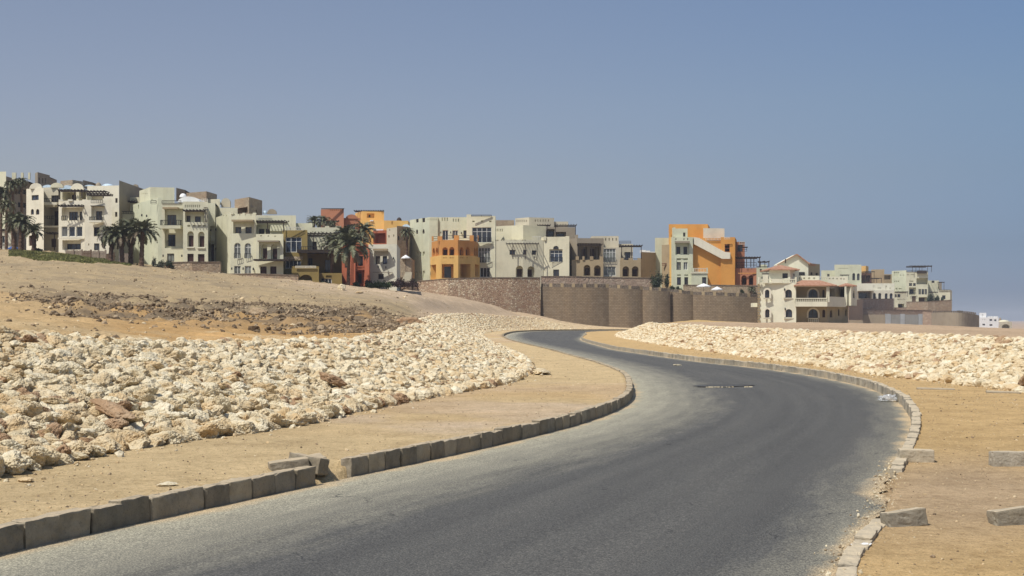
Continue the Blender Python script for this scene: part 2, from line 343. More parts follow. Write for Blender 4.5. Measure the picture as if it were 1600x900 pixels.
def band(X, Y):   # strip of broken dark shale across the hill
    t = X / np.maximum(Y, 1)
    c = 76 + 30 * fbm(X, Y, 0.03, 3, 5) + 22 * fbm(X, Y, 0.12, 3, 6) + np.interp(t, [-.36,-.3,-.2,-.1], [6, -3, 0, 8])
    return sstep(0, 14, Y - (c - 24)) * (1 - sstep(0, 20, Y - (c + 22))) * sstep(-.375, -.30, t) * (1 - sstep(-.10, -.045, t))
def height(X, Y):
    X, Y = np.broadcast_arrays(np.asarray(X, float), np.asarray(Y, float))
    base = rbf(X, Y)
    rough = fbm(X, Y, 0.12, 5, 1) * 0.55 + fbm(X, Y, 0.9, 3, 2) * 0.32 + np.abs(fbm(X, Y, 0.33, 3, 12)) * -0.5 + fbm(X, Y, 2.6, 2, 13) * .12
    amp = np.clip((Y + 5) / 60, 0.3, 1.0) * (1 - sstep(230, 400, Y) * 0.6)
    bd = band(X, Y)
    hill = base + rough * amp * np.where(X < 5, 1.0, 0.28) + bd * (fbm(X, Y, 0.5, 4, 3) * 0.9 + fbm(X, Y, 1.5, 3, 33) * .55)
    sL = np.hypot(1, slope(tL, Y)); dl = (tL(Y) - X) / sL
    sR = np.hypot(1, slope(tR, Y)); dr = (X - tR(Y)) / sR
    bL = VL + (hL(Y) - VL) * np.clip(dl / BW, 0, 1) - 0.10 * sstep(0, 0.6, dl)
    bR = vR(Y) + (hR(Y) - vR(Y)) * np.clip(dr / 3.6, 0, 1) - 0.10 * sstep(0, 0.6, dr)
    mid = (xL(Y) + xR(Y)) / 2
    f = 1 - sstep(255, 275, Y) * 0.0
    verge = np.where(X < mid, VL, vR(Y)) + 0.05 * fbm(X, Y, 0.5, 4, 7) + 0.012 * fbm(X, Y, 4, 3, 8)
    z = verge.copy()
    z = np.where(dl > 0, bL * (1 - sstep(BW, BW + 5, dl)) + (hill) * sstep(BW, BW + 5, dl), z)
    z = np.where(dr > 0, bR * (1 - sstep(3.6, 9, dr)) + (hill) * sstep(3.6, 9, dr), z)
    z = z - 0.16 * np.exp(-((Y - 16.8) / .5) ** 4) * sstep(.75, .12, xL(Y) - X) * (X < mid)
    # beyond the bend everything returns to the plain terrain
    far = sstep(262, 268, Y); z = z * (1 - far) + hill * far
    return z
# ---- grid: columns follow the kerbs so the sheet steps down exactly under them
rows = np.concatenate([np.arange(-20, 6, 1.3), 6 * 1.0085 ** np.arange(0, 428), np.arange(226, 266, 0.5), 266 * 1.02 ** np.arange(0, 40)])
rows = np.concatenate([rows, rows[-1] * 1.05 ** np.arange(1, 54)])
rows = np.unique(np.round(rows, 4)); keep = np.concatenate([[True], np.diff(rows) > 0.04]); rows = rows[keep]
g = np.concatenate([np.arange(0, 0.46, 0.0023), 0.46 * 1.06 ** np.arange(0, 26)])
nL = len(g); GY = rows[:, None]
kL = np.hypot(1, slope(xL, rows))[:, None]; kR = np.hypot(1, slope(xR, rows))[:, None]
kL = np.minimum(kL, 6); kR = np.minimum(kR, 6)
Lx = xL(rows)[:, None] - 0.10 * kL - g[None, ::-1] * (GY + 25)
Rx = xR(rows)[:, None] + 0.10 * kR + g[None, :] * (GY + 25)
inn = np.concatenate([xL(rows)[:, None] - 0.06 * kL, xL(rows)[:, None] * .5 + xR(rows)[:, None] * .5, xR(rows)[:, None] + 0.06 * kR], 1)
GX = np.concatenate([Lx, inn, Rx], 1); YY = np.broadcast_to(GY, GX.shape)
GZ = height(GX, YY)
low = (YY < YEND); GZ[:, nL:nL+3] = np.where(low[:, nL:nL+3], -0.12, GZ[:, nL:nL+3])
mk = (rows > 13.2) & (rows < 17.3); GZ[mk, nL+2] = -0.02; mk = (rows > 16.3) & (rows < 17.25); GZ[mk, nL] = -0.012
nr, nc = GX.shape
V = np.stack([GX, YY, GZ], -1).reshape(-1, 3)
idx = np.arange(nr * nc).reshape(nr, nc)
Q = np.stack([idx[:-1, :-1], idx[:-1, 1:], idx[1:, 1:], idx[1:, :-1]], -1).reshape(-1, 4)
def soil_colour(X, Y):
    def c(*a): return np.array(a, float)
    n1 = fbm(X, Y, 0.08, 4, 21); n2 = fbm(X, Y, 0.6, 4, 22); n3 = fbm(X, Y, 0.25, 4, 23)
    t = X / np.maximum(Y, 1)
    sL = np.hypot(1, slope(tL, Y)); dl = (tL(Y) - X) / sL; sR = np.hypot(1, slope(tR, Y)); dr = (X - tR(Y)) / sR
    mid = (xL(Y) + xR(Y)) / 2
    col = np.zeros(X.shape + (3,)); 
    left = c(.57, .43, .235); right = c(.535, .37, .175)
    col[:] = np.where((X < mid)[..., None], left, right)
    m = (sstep(0.02, 0.22, n3 + n1) * (X < mid))[..., None]; col = col * (1 - m) + c(.56, .44, .30) * m
    m = (sstep(0.0, 0.2, n1) * 0.6 * (X < mid))[..., None]; col = col * (1 - m) + c(.50, .34, .165) * m
    # worn patch on the right verge where the kerb is missing
    m = (sstep(2.2, 0.4, np.hypot((X - xR(Y) - 0.9) / 1.0, (Y - 15.4) / 2.4)) * (X > mid))[..., None]; col = col * (1 - m) + c(.46, .335, .20) * m
    # hill
    hill = np.zeros_like(col); hill[:] = c(.40, .305, .175)
    m = sstep(-0.12, 0.2, n3 + 0.5 * n2)[..., None]; hill = hill * (1 - m) + c(.315, .245, .15) * m
    o = (1 - sstep(0, 14, Y - (58 + 40 * n1 + np.interp(t, [-.36,-.2,-.08], [28, 2, 34]))))[..., None]
    orange = c(.50, .315, .135) * (1 + 0.5 * n2[..., None])
    hill = hill * (1 - o) + orange * o
    m = (sstep(0.02, 0.2, n3) * o[..., 0] * 0.8)[..., None]; hill = hill * (1 - m) + c(.54, .40, .22) * m
    o2 = (sstep(-.25, -.33, t) * sstep(150, 60, Y) * 0.7)[..., None]; hill = hill * (1 - o2) + c(.50, .37, .20) * o2
    b_ = (band(X, Y) * np.clip(0.60 + 2.6 * n2 + 1.6 * n3, 0, .92))[..., None]; hill = hill * (1 - b_) + c(.175, .135, .09) * b_
    m = (sstep(150, 200, Y) * sstep(-.20, -.12, t) * np.clip(.7 + 2 * n2, 0, 1))[..., None]; hill = hill * (1 - m) + c(.52, .40, .27) * m
    m = (sstep(-.075, -.06, t) * 0.85 * (Y > 100) * np.ones_like(t))[..., None]; hill = hill * (1 - m) + c(.46, .35, .235) * m
    plat = c(.46, .335, .215) * (1 + 0.25 * n1[..., None])
    hillr = np.where((X > mid)[..., None], plat, hill)
    m = (sstep(3, 0.5, np.hypot((X - wx(1092, 158)) / 2.2, (Y - 156) / 4)))[..., None]; hillr = hillr * (1 - m) + c(.52, .36, .15) * m
    m = (np.maximum(sstep(3.2, 4.6, dl), sstep(2.4, 3.4, dr)) )[..., None]; m = np.maximum(m, sstep(262, 266, Y)[..., None])
    under = np.maximum((dl > 0), (dr > 0))[..., None] * (1 - m)
    col = col * (1 - m) + hillr * m
    col = col * (1 - 0.6 * under) + c(.60, .49, .32) * 0.6 * under
    m = sstep(420, 900, Y)[..., None]; col = col * (1 - m) + c(.42, .32, .235) * m
    return np.clip(col * (1 + 0.16 * n2[..., None]), 0.02, 0.9)
gm, nt, b = newmat('sand_and_soil', 0.95, 0.1)
at = nt.nodes.new('ShaderNodeAttribute'); at.attribute_name = 'soil'; w = coord(nt, 'World')
n = nz(nt, w, 9, 6, 0.75); n2 = nz(nt, w, 45, 4, 0.8); n3 = nz(nt, w, 1.2, 6, 0.7)
c = mix(nt, 1.0, at.outputs['Color'], rampn(nt, n3, [(0.3, (0.82, 0.80, 0.78)), (0.5, (1, 1, 1)), (0.7, (1.15, 1.15, 1.16))]), 'MULTIPLY')
c = mix(nt, 1.0, c, rampn(nt, n, [(0.25, (0.70, 0.66, 0.60)), (0.5, (1, 1, 1)), (0.75, (1.18, 1.18, 1.2))]), 'MULTIPLY')
c = mix(nt, 1.0, c, rampn(nt, n2, [(0.32, (0.48, 0.44, 0.38)), (0.46, (0.98, .98, .98)), (0.55, (1, 1, 1)), (0.70, (1.32, 1.3, 1.28))]), 'MULTIPLY')
lnk(nt, c, b.inputs['Base Color']); bump(nt, b, n, 0.05, 0.9); bump(nt, b, n2, 0.014, 0.9); bump(nt, b, n3, 0.12, 0.6)
me = np_mesh('ground', V, Q, gm, smooth=True)
sc = soil_colour(GX, YY).reshape(-1, 3); att = me.color_attributes.new('soil', 'FLOAT_COLOR', 'POINT')
att.data.foreach_set('color', np.concatenate([sc, np.ones((len(sc), 1))], 1).astype(np.float32).ravel())
ground = bpy.data.objects.new('ground', me); COL.objects.link(ground); tag(ground, kind='structure')
ORG['ground'] = Vector((0, 0, 0))
# fast height lookups on scalars / arrays
def gz(x, y): return float(height(np.array([x]), np.array([y]))[0])
# ---- road
ry = rows[(rows < YEND - 0.3)]; nu = 25
T_ = np.linspace(0, 1, nu)[None, :]
a = xL(ry)[:, None]; b2 = xR(ry)[:, None]
# the right edge crumbles into the verge where kerb stones are missing
crumb = np.exp(-((ry - 14.6) / 2.6) ** 2)[:, None]
edge = (fbm(ry * 0 + 3.3, ry, 1.6, 4, 40))[:, None] * 0.55 * crumb + 0.02
rx = a + (b2 - a) * T_ + edge * sstep(0.75, 1, T_) + 0.0
rz = 0.03 * np.sin(math.pi * T_) + 0 * rx + 0.0
rV = np.stack([rx, np.broadcast_to(ry[:, None], rx.shape), rz], -1).reshape(-1, 3)
ii = np.arange(len(ry) * nu).reshape(len(ry), nu)
rQ = np.stack([ii[:-1, :-1], ii[:-1, 1:], ii[1:, 1:], ii[1:, :-1]], -1).reshape(-1, 4)
rm, nt, b = newmat('worn_asphalt', 0.82, 0.25)
uvn = nt.nodes.new('ShaderNodeUVMap'); uvn.uv_map = 'lane'; spx = nt.nodes.new('ShaderNodeSeparateXYZ'); lnk(nt, uvn.outputs[0], spx.inputs[0])
w = coord(nt, 'World')
mp = nt.nodes.new('ShaderNodeMapping'); mp.inputs['Scale'].default_value = (1.0, 0.05, 1); lnk(nt, uvn.outputs[0], mp.inputs[0])
streak = nz(nt, mp.outputs[0], 1.6, 5, 0.6, 0.3); mp2 = nt.nodes.new('ShaderNodeMapping'); mp2.inputs['Scale'].default_value = (1.0, 0.15, 1); lnk(nt, uvn.outputs[0], mp2.inputs[0])
streak2 = nz(nt, mp2.outputs[0], 3.2, 6, 0.65)
c = rampn(nt, streak, [(0.28, (0.080, 0.078, 0.073)), (0.5, (0.092, 0.090, 0.083)), (0.72, (0.108, 0.104, 0.094))])
sp1 = nz(nt, w, 60, 3, 0.8); sp2 = nz(nt, w, 24, 4, 0.75); sp3 = nz(nt, w, 0.9, 5, 0.6)
# dust blown in along the edges: distance from either edge in metres is stored in the second map
uv2 = nt.nodes.new('ShaderNodeUVMap'); uv2.uv_map = 'edges'; sp_e = nt.nodes.new('ShaderNodeSeparateXYZ'); lnk(nt, uv2.outputs[0], sp_e.inputs[0])
dl_ = mth(nt, 'ADD', sp_e.outputs[0], mth(nt, 'MULTIPLY', mth(nt, 'SUBTRACT', streak2, 0.5), 1.9))
dr_ = mth(nt, 'ADD', sp_e.outputs[1], mth(nt, 'MULTIPLY', mth(nt, 'SUBTRACT', streak2, 0.5), 1.2))
dust = mth(nt, 'MAXIMUM', mrange(nt, dl_, 0.25, 2.35, 0.92, 0.0), mrange(nt, dr_, 0.05, 0.8, 0.5, 0.0))
dust = mth(nt, 'MULTIPLY', dust, mrange(nt, sp1, 0.2, 0.55, 0.7, 1.0))
c = mix(nt, dust, c, (0.36, 0.335, 0.25))
sand = mth(nt, 'MAXIMUM', mrange(nt, mth(nt, 'ADD', sp_e.outputs[0], mth(nt, 'MULTIPLY', mth(nt, 'SUBTRACT', sp3, 0.5), 0.9)), 0.0, 0.24, 1, 0),
           mrange(nt, mth(nt, 'ADD', sp_e.outputs[1], mth(nt, 'MULTIPLY', mth(nt, 'SUBTRACT', sp3, 0.5), 0.8)), 0.0, 0.22, 1, 0))
c = mix(nt, sand, c, (0.50, 0.385, 0.235))
c = mix(nt, 1.0, c, rampn(nt, sp1, [(0.32, (0.42, 0.42, 0.42)), (0.5, (1, 1, 1)), (0.64, (2.0, 1.96, 1.85))]), 'MULTIPLY')
c = mix(nt, 1.0, c, rampn(nt, sp2, [(0.3, (0.80, 0.80, 0.80)), (0.5, (1, 1, 1)), (0.7, (1.2, 1.2, 1.18))]), 'MULTIPLY')
wt = nt.nodes.new('ShaderNodeTexWave'); wt.inputs['Scale'].default_value = 0.62; wt.inputs['Distortion'].default_value = 1.2; wt.inputs['Detail'].default_value = 2; wt.inputs['Detail Scale'].default_value = .3; lnk(nt, mp.outputs[0], wt.inputs['Vector'])
c = mix(nt, 1.0, c, rampn(nt, wt.outputs[0], [(0.2, (.955, .955, .955)), (0.7, (1.02, 1.02, 1.015))]), 'MULTIPLY')
wv = nt.nodes.new('ShaderNodeVectorMath'); wv.operation = 'ADD'; lnk(nt, w, wv.inputs[0]); cn = nt.nodes.new('ShaderNodeTexNoise'); cn.inputs['Scale'].default_value = 1.3; cn.inputs['Detail'].default_value = 5; lnk(nt, w, cn.inputs['Vector']); lnk(nt, cn.outputs['Color'], wv.inputs[1])
ck = nt.nodes.new('ShaderNodeTexVoronoi'); ck.feature = 'DISTANCE_TO_EDGE'; ck.inputs['Scale'].default_value = 0.30; lnk(nt, wv.outputs[0], ck.inputs['Vector'])
crk = mth(nt, 'MULTIPLY', mrange(nt, ck.outputs['Distance'], 0.0012, 0.004, 1, 0), mrange(nt, sp3, 0.50, 0.60, 0, .7))
c = mix(nt, crk, c, (.03, .03, .03))
lnk(nt, c, b.inputs['Base Color']); bump(nt, b, sp1, 0.012, 1.0); bump(nt, b, sp2, 0.012, 0.6)
me = np_mesh('road', rV, rQ, rm, smooth=True)
s_len = np.concatenate([[0], np.cumsum(np.hypot(np.diff((a + b2)[:, 0] / 2), np.diff(ry)))])
def adduv(me, name, U, Vv):
    lay = me.uv_layers.new(name=name); li = np.empty(len(me.loops), dtype=np.int32); me.loops.foreach_get('vertex_index', li)
    lay.data.foreach_set('uv', np.stack([U.ravel()[li], Vv.ravel()[li]], -1).astype(np.float32).ravel())
wid = (b2 - a) / np.hypot(1, slope(xL, ry) * .5 + slope(xR, ry) * .5)[:, None]
adduv(me, 'lane', T_ * 6.0 + 0 * rx, s_len[:, None] + 0 * rx)
adduv(me, 'edges', T_ * wid, (1 - T_) * wid)
road = bpy.data.objects.new('road', me); COL.objects.link(road); tag(road, kind='structure')
# ------------------------------------------------------------------ kerbs
def arclen(f, y0, y1, side):
    ys = np.arange(y0, y1, 0.02); xs = f(ys); d = np.concatenate([[0], np.cumsum(np.hypot(np.diff(xs), np.diff(ys)))])
    return ys, xs, d
def stone_mesh(name, L, Wd, Hh, mat, seed, chip=0.012):
    """kerb stone, x along its length, base at z=0"""
    rr = random.Random(seed); bm = bmesh.new()
    bmesh.ops.create_cube(bm, size=1.0)
    bmesh.ops.scale(bm, vec=(L, Wd, Hh), verts=bm.verts); bmesh.ops.translate(bm, vec=(0, 0, Hh / 2), verts=bm.verts)
    bmesh.ops.bevel(bm, geom=[e for e in bm.edges], offset=0.016, segments=2, affect='EDGES', profile=0.6)
    bmesh.ops.subdivide_edges(bm, edges=[e for e in bm.edges if e.calc_length() > 0.1], cuts=4, use_grid_fill=True)
    off = Vector((seed * 3.7, seed * 1.3, 0))
    for v in bm.verts:
        n = noise.noise_vector((v.co + off) * 9) * chip + noise.noise_vector((v.co + off) * 26) * chip * 0.5
        v.co += n
        if rr.random() < 0.02: v.co -= v.co.normalized() * 0.012
    me = bpy.data.meshes.new(name); bm.to_mesh(me); bm.free(); me.materials.append(mat); return me
import bmesh
KM = [stone_mesh('kerb_stone', 0.434, 0.15, 0.36, M['kerb'], i) for i in range(9)]
KM2 = [stone_mesh('kerb_stone', 0.434, 0.15, 0.36, M['kerb2'], 10 + i) for i in range(6)]
stuffV = []; stuffF = []; stuffM = []; soff = 0
def to_arrays(me):
    v = np.empty(len(me.vertices) * 3, np.float32); me.vertices.foreach_get('co', v)
    return v.reshape(-1, 3), [tuple(p.vertices) for p in me.polygons]
kerb_far = MB()
def kerb_row(f, y0, y1, side, meshes, label, group, ylimit, top=0.225, skip=()):
    ys, xs, d = arclen(f, y0, y1, side); L = 0.448; n = int(d[-1] / L); cnt = 0
    for i in range(n):
        s0 = (i + 0.5) * L; y = np.interp(s0, d, ys); x = np.interp(s0, d, xs)
        if any(a_ < y < b_ for a_, b_ in skip): continue
        ang = math.atan2(1.0, float((f(y + .1) - f(y - .1)) / .2))
        # push outwards from the road by half a stone
        nx, ny = (-math.sin(ang), math.cos(ang)) if side < 0 else (math.sin(ang), -math.cos(ang))
        x += nx * 0.075; y += ny * 0.075; tp = top(y) if callable(top) else top
        ja = random.gauss(0, 0.012); jz = random.gauss(0, 0.010)
        if y < ylimit:
            o = bpy.data.objects.new('kerb_stone', random.choice(meshes)); COL.objects.link(o)
            o.location = (x + random.gauss(0, .006), y + random.gauss(0, .004), tp - 0.36 + jz)
            o.rotation_euler = (random.gauss(0, .012), random.gauss(0, .012), ang + ja + (math.pi if random.random() < .5 else 0))
            tag(o, label, 'kerb stone', group); cnt += 1
        else:
            T = Matrix.Translation((x, y, tp - 0.18 + jz)) @ Matrix.Rotation(ang + ja, 4, 'Z')
            kerb_far.box(-.215, .215, -.075, .075, -.18, .18, 0 if side < 0 else 1, T)
    return cnt
YG0, YG1 = 16.42, 17.2
k1 = kerb_row(xL, 4.0, 263.5, -1, KM, 'dark grey concrete kerb stone in the raised row along the left edge of the road', 'kerb stones along the left road edge', 72, 0.225, skip=[(YG0, YG1)])
k2 = kerb_row(xR, 17.2, 250, 1, KM2, 'pale concrete kerb stone in the raised row along the right edge of the road', 'kerb stones along the right road edge', 78, lambda y: float(np.interp(y, [17, 19, 24], [.10, .14, .215])))
k3 = kerb_row(xR, 5.0, 13.3, 1, KM2, 'flush pale kerb stone sunk level with the gravel at the near right road edge', 'flush kerb stones at the near right road edge', 14, 0.055)
kf = kerb_far.build('kerb_stone', [M['kerb'], M['kerb2']]); tag(kf, 'distant kerb stones running round the far bends of the road', 'kerb stones', None, 'stuff')
print('kerbs', k1, k2, k3)
def loose(name_, loc, L, Wd, Hh, rot, label, mat, seed, cat='concrete block', group=None):
    me = stone_mesh(name_, L, Wd, Hh, mat, seed, 0.008); o = bpy.data.objects.new(name_, me); COL.objects.link(o)
    o.location = loc; o.rotation_euler = rot; return tag(o, label, cat, group)
def on_ground(u, v, z=0.2): Y = (EYE - z) * F / (v - 500); return wx(u, Y), Y
x, y = on_ground(489, 741, .2)
loose('concrete_block', (-2.60, 16.62, .10), .46, .17, .17, (R(2), R(-6), R(18)), 'loose grey kerb block lying flat behind the end of the near left kerb row', M['kerb'], 31)
loose('concrete_block', (-2.42, 16.80, .11), .52, .17, .19, (R(-8), R(5), R(-38)), 'tilted grey kerb block leaning across its neighbour at the gap in the left kerb', M['kerb'], 32)
loose('concrete_block', (-2.30, 17.02, .06), .36, .16, .22, (R(10), R(3), R(-70)), 'broken kerb block standing on edge furthest back at the gap in the left kerb', M['kerb'], 33)
loose('concrete_block', (5.22, 18.4, .05), .44, .17, .18, (R(1), R(2), R(-3)), 'pale concrete block lying crosswise at the end of the right kerb, chipped right end', M['kerb2'], 34)
loose('concrete_block', (6.35, 17.95, .02), .62, .17, .22, (R(-3), R(1), R(3)), 'pale concrete block half sunk in gravel at the right border, further one of two', M['kerb2'], 35)
loose('concrete_block', (3.58, 12.95, .00), .39, .16, .17, (R(-6), R(-6), R(14)), 'pale tilted concrete block standing at the head of the flush near right kerb', M['kerb2'], 36)
loose('concrete_block', (4.72, 13.1, -.01), .62, .17, .19, (R(-5), R(-6), R(10)), 'pale concrete block in gravel at the right border, the nearest of the loose ones', M['kerb2'], 37)
for (u, v, s_, lb) in ((1462, 609, .35, 'grey flat slab lying on the sand below the right rock bank, left of two'), (1568, 614, .3, 'small grey slab lying on the sand close to the toe of the right rocks')):
    x, y = on_ground(u, v, .17); loose('concrete_slab', (x, y, .12), s_ * 2.6, .3, .09, (R(2), R(1), R(-12)), lb, M['kerb'], 38 + int(u) % 5, 'slab')
# ------------------------------------------------------------------ rocks
def rock_mesh(name, sub, seed, mat, pitn=0.038, flat_=1.0):
    rr = random.Random(seed); bm = bmesh.new(); bmesh.ops.create_icosphere(bm, subdivisions=sub, radius=1.0)
    planes = []
    for _ in range(13):
        n = Vector((rr.gauss(0, 1), rr.gauss(0, 1), rr.gauss(0, 1))).normalized(); planes.append((n, rr.uniform(0.55, 0.92)))
    sx, sy, sz = rr.uniform(.95, 1.35), rr.uniform(.8, 1.05), rr.uniform(.48, .74) * flat_
    off = Vector((seed * 5.1, seed * 2.3, seed))
    for v in bm.verts:
        d = v.co.normalized(); r = 1.0
        for n, dd in planes:
            k = d.dot(n)
            if k > 0.05: r = min(r, dd / k)
        r = r * (1 + 0.17 * noise.noise(d * 1.7 + off) + 0.12 * noise.noise(d * 4 + off))
        if sub >= 3: r += pitn * 1.7 * noise.noise(d * 8 + off) - pitn * max(0, noise.noise(d * 15 + off)) * 2.6
        if sub >= 4: r += pitn * 1.7 * noise.noise(d * 28 + off)
        v.co = Vector((d.x * r * sx, d.y * r * sy, d.z * r * sz))
    me = bpy.data.meshes.new(name); bm.to_mesh(me); bm.free(); me.materials.append(mat)
    me.polygons.foreach_set('use_smooth', [False] * len(me.polygons)); return me
def tri_arrays(me):
    v = np.empty(len(me.vertices) * 3, np.float32); me.vertices.foreach_get('co', v)
    f = np.empty(len(me.polygons) * 3, np.int32); me.loops.foreach_get('vertex_index', f); return v.reshape(-1, 3), f.reshape(-1, 3)
LOD = {s: [tri_arrays(rock_mesh('tmp', s, 100 + i, M['rock0'])) for i in range(10)] for s in (4, 3, 2, 1)}
for me_ in [m_ for m_ in bpy.data.meshes if m_.name.startswith('tmp')]: bpy.data.meshes.remove(me_)
ROCKM = ['rock0', 'rock1', 'rock2', 'rock3']
HI = {(k, i): rock_mesh('limestone_rock', 5, 200 + i, M[k]) for k in ROCKM for i in range(8 if k in ('rock0', 'rock1') else 4)}
def euler_mats(E):
    cx_, sx_ = np.cos(E[:, 0]), np.sin(E[:, 0]); cy_, sy_ = np.cos(E[:, 1]), np.sin(E[:, 1]); cz_, sz_ = np.cos(E[:, 2]), np.sin(E[:, 2])
    Rm = np.empty((len(E), 3, 3))
    Rm[:, 0, 0] = cy_*cz_; Rm[:, 0, 1] = sx_*sy_*cz_ - cx_*sz_; Rm[:, 0, 2] = cx_*sy_*cz_ + sx_*sz_
    Rm[:, 1, 0] = cy_*sz_; Rm[:, 1, 1] = sx_*sy_*sz_ + cx_*cz_; Rm[:, 1, 2] = cx_*sy_*sz_ - sx_*cz_
    Rm[:, 2, 0] = -sy_; Rm[:, 2, 1] = sx_*cy_; Rm[:, 2, 2] = cx_*cy_; return Rm
rocks = []   # x,y,z,size,rx,ry,rz,mat
def bank(side, y0, y1, Wd):
    f, h0 = (tL, VL) if side < 0 else (tR, None)
    y = y0
    while y < y1:
        sp = float(np.interp(y, [0, 40, 90, 260], [.198, .238, .35, .50]))
        sl = float(slope(f, y)); k = math.hypot(1, sl); y += sp / k * (0.85 + .3 * random.random())
        nw = int(Wd / sp) + 1
        for j in range(nw):
            dd = (j + random.uniform(-.35, .35)) * sp + 0.08
            yy = y + random.uniform(-.4, .4) * sp / k
            xx = float(f(yy)) + side * dd * k
            s = float(np.clip(random.lognormvariate(math.log(.134), .36), .07, .19)) * float(np.interp(y, [0, 20, 60, 200], [1.0, 1.0, .95, 1.1]))
            if j == 0: s = max(s, .195)
            rocks.append((xx, yy, s, dd))
INF = []
for side, y0, y1, Wd in ((-1, 8, 75, 5.0), (1, 28, 75, 3.9)):
    f = tL if side < 0 else tR
    y = y0
    while y < y1:
        k = math.hypot(1, float(slope(f, y))); y += .20 / k
        for j in range(1, int(Wd / .20)):
            dd = (j + random.random()) * .20 + .05; yy = y + random.uniform(-.1, .1); INF.append((float(f(yy)) + side * dd * k, yy, random.uniform(.06, .115), dd))
bank(-1, 6, 262, 5.0); bank(1, 26, 236, 3.9)
nmain = len(rocks); RK = np.array(rocks + INF); isin = np.arange(len(RK)) >= nmain; zz = height(RK[:, 0], RK[:, 1])
zz = zz + RK[:, 2] * np.where(isin, rng.uniform(-.3, .5, len(RK)), rng.uniform(0.0, 0.2, len(RK))) + 0.015
sl_ang = math.atan2(1.4, 4.5)
EU = np.stack([rng.normal(0, .26, len(RK)), rng.normal(0, .26, len(RK)) + np.where(RK[:, 0] > tR(RK[:, 1]) - 1, -.3, .3) * 1.0, rng.uniform(0, 6.28, len(RK))], -1)
patch = fbm(RK[:, 0], RK[:, 1], 0.35, 3, 50)
rv = rng.random(len(RK)) - patch * 0.7
mi = np.where(rv < 0.035, 3, np.where(rv < 0.17, 2, np.where(rv < 0.55, 0, 1)))
px = RK[:, 2] / np.maximum(RK[:, 1], 1) * F
t_ = RK[:, 0] / np.maximum(RK[:, 1], 1); inview = (np.abs(t_) < 0.365) & (RK[:, 1] > 12)
score = np.where(inview & ~isin, px, 0); order = np.argsort(-score); hi = set(order[:300].tolist())
vis = (np.abs(t_) < 0.55) & (RK[:, 1] > 8)
for q in order[:300]:
    k = ROCKM[mi[q]]; o = bpy.data.objects.new('limestone_rock', HI[(k, int(rng.integers(0, 8 if k in ('rock0', 'rock1') else 4)))]); COL.objects.link(o)
    o.location = (RK[q, 0], RK[q, 1], zz[q]); o.rotation_euler = EU[q]; o.scale = (RK[q, 2] * 1.06,) * 3
    tag(o, 'rough pale limestone rock lying in the rubble bank beside the road', 'rock', 'rocks of the roadside rubble banks')
VV, FF, MM = [], [], []; off_ = 0
Rm = euler_mats(EU)
for lod, (ya, yb) in {4: (0, 0), 3: (0, 0), 2: (0, 0), 1: (0, 0)}.items():
    lodof = np.where(RK[:, 1] < 30, 4, np.where(RK[:, 1] < 55, 3, np.where(RK[:, 1] < 110, 2, 1))); lodof = np.where((isin | (np.abs(t_) > .37)) & (lodof > 2), lodof - 1, lodof)
    for vi in range(10):
        sel = [i for i in range(len(RK)) if vis[i] and i not in hi and lodof[i] == lod and (i % 10) == vi]
        if not sel: continue
        sel = np.array(sel); bv, bf = LOD[lod][vi]
        P = np.einsum('nij,vj->nvi', Rm[sel], bv) * RK[sel, 2][:, None, None] + np.stack([RK[sel, 0], RK[sel, 1], zz[sel]], -1)[:, None]
        Fx = bf[None] + (np.arange(len(sel)) * len(bv))[:, None, None] + off_
        VV.append(P.reshape(-1, 3)); FF.append(Fx.reshape(-1, 3)); MM.append(np.repeat(mi[sel], len(bf))); off_ += len(sel) * len(bv)
me = np_mesh('limestone_rubble', np.concatenate(VV), np.concatenate(FF), [M[k] for k in ROCKM], np.concatenate(MM))
o = bpy.data.objects.new('limestone_rubble', me); COL.objects.link(o)
tag(o, 'banks of pale limestone rubble running along both sides of the road', 'rubble', None, 'stuff')
print('rocks', len(RK), 'faces', len(me.polygons))
# single stones that can be told apart
def lone(u, v, z, s, mat, label, seed, scl=(1.3, .8, .6), name='loose_rock', Y=None):
    if Y is None: x, y = on_ground(u, v, z)
    else: x, y = wx(u, Y), Y
    me = rock_mesh(name, 4, seed, M[mat]); o = bpy.data.objects.new(name, me); COL.objects.link(o)
    o.location = (x, y, gz(x, y) + s * .25); o.scale = (s * scl[0], s * scl[1], s * scl[2]); o.rotation_euler = (0, 0, seed)
    return tag(o, label, 'rock')
lone(42, 750, .2, .09, 'rock2', 'small tan pebble alone on the sand at the far left verge', 301)
lone(263, 757, .2, .09, 'rock1', 'small flat pale stone alone on the left verge sand behind the kerb', 302)
lone(846, 585, .2, .35, 'rock0', 'pale rock lying on the sand just off the tip of the left rock bank', 303)
lone(520, 650, .2, .08, 'rock1', 'small white stone on the sand between the left bank and the kerb', 304)
lone(1058, 571, .2, .12, 'rock1', 'small pale stone on the sand below the middle of the right bank', 305)
lone(411, 492, 0, .62, 'rock1', 'whitish boulder lying in front of the dark broken shale on the hill', 306, Y=76)
lone(402, 480, 0, .7, 'clod2', 'angular brown slab of rock tilted beside the whitish boulder on the hill', 307, (1.5, .6, .8), Y=80)
lone(645, 500, 0, .45, 'rock3', 'pointed brown rock standing out of the soil where the shale slope ends', 308, (1.4, .5, .9), Y=70)
lone(562, 458, 0, .55, 'rock2', 'tan boulder on the upper slope below the pale grey house', 309, Y=180)
lone(535, 456, 0, .9, 'rock1', 'whitish boulder at the upper edge of the slope left of the green shrub', 310, (.7, .7, 1.0), Y=185)
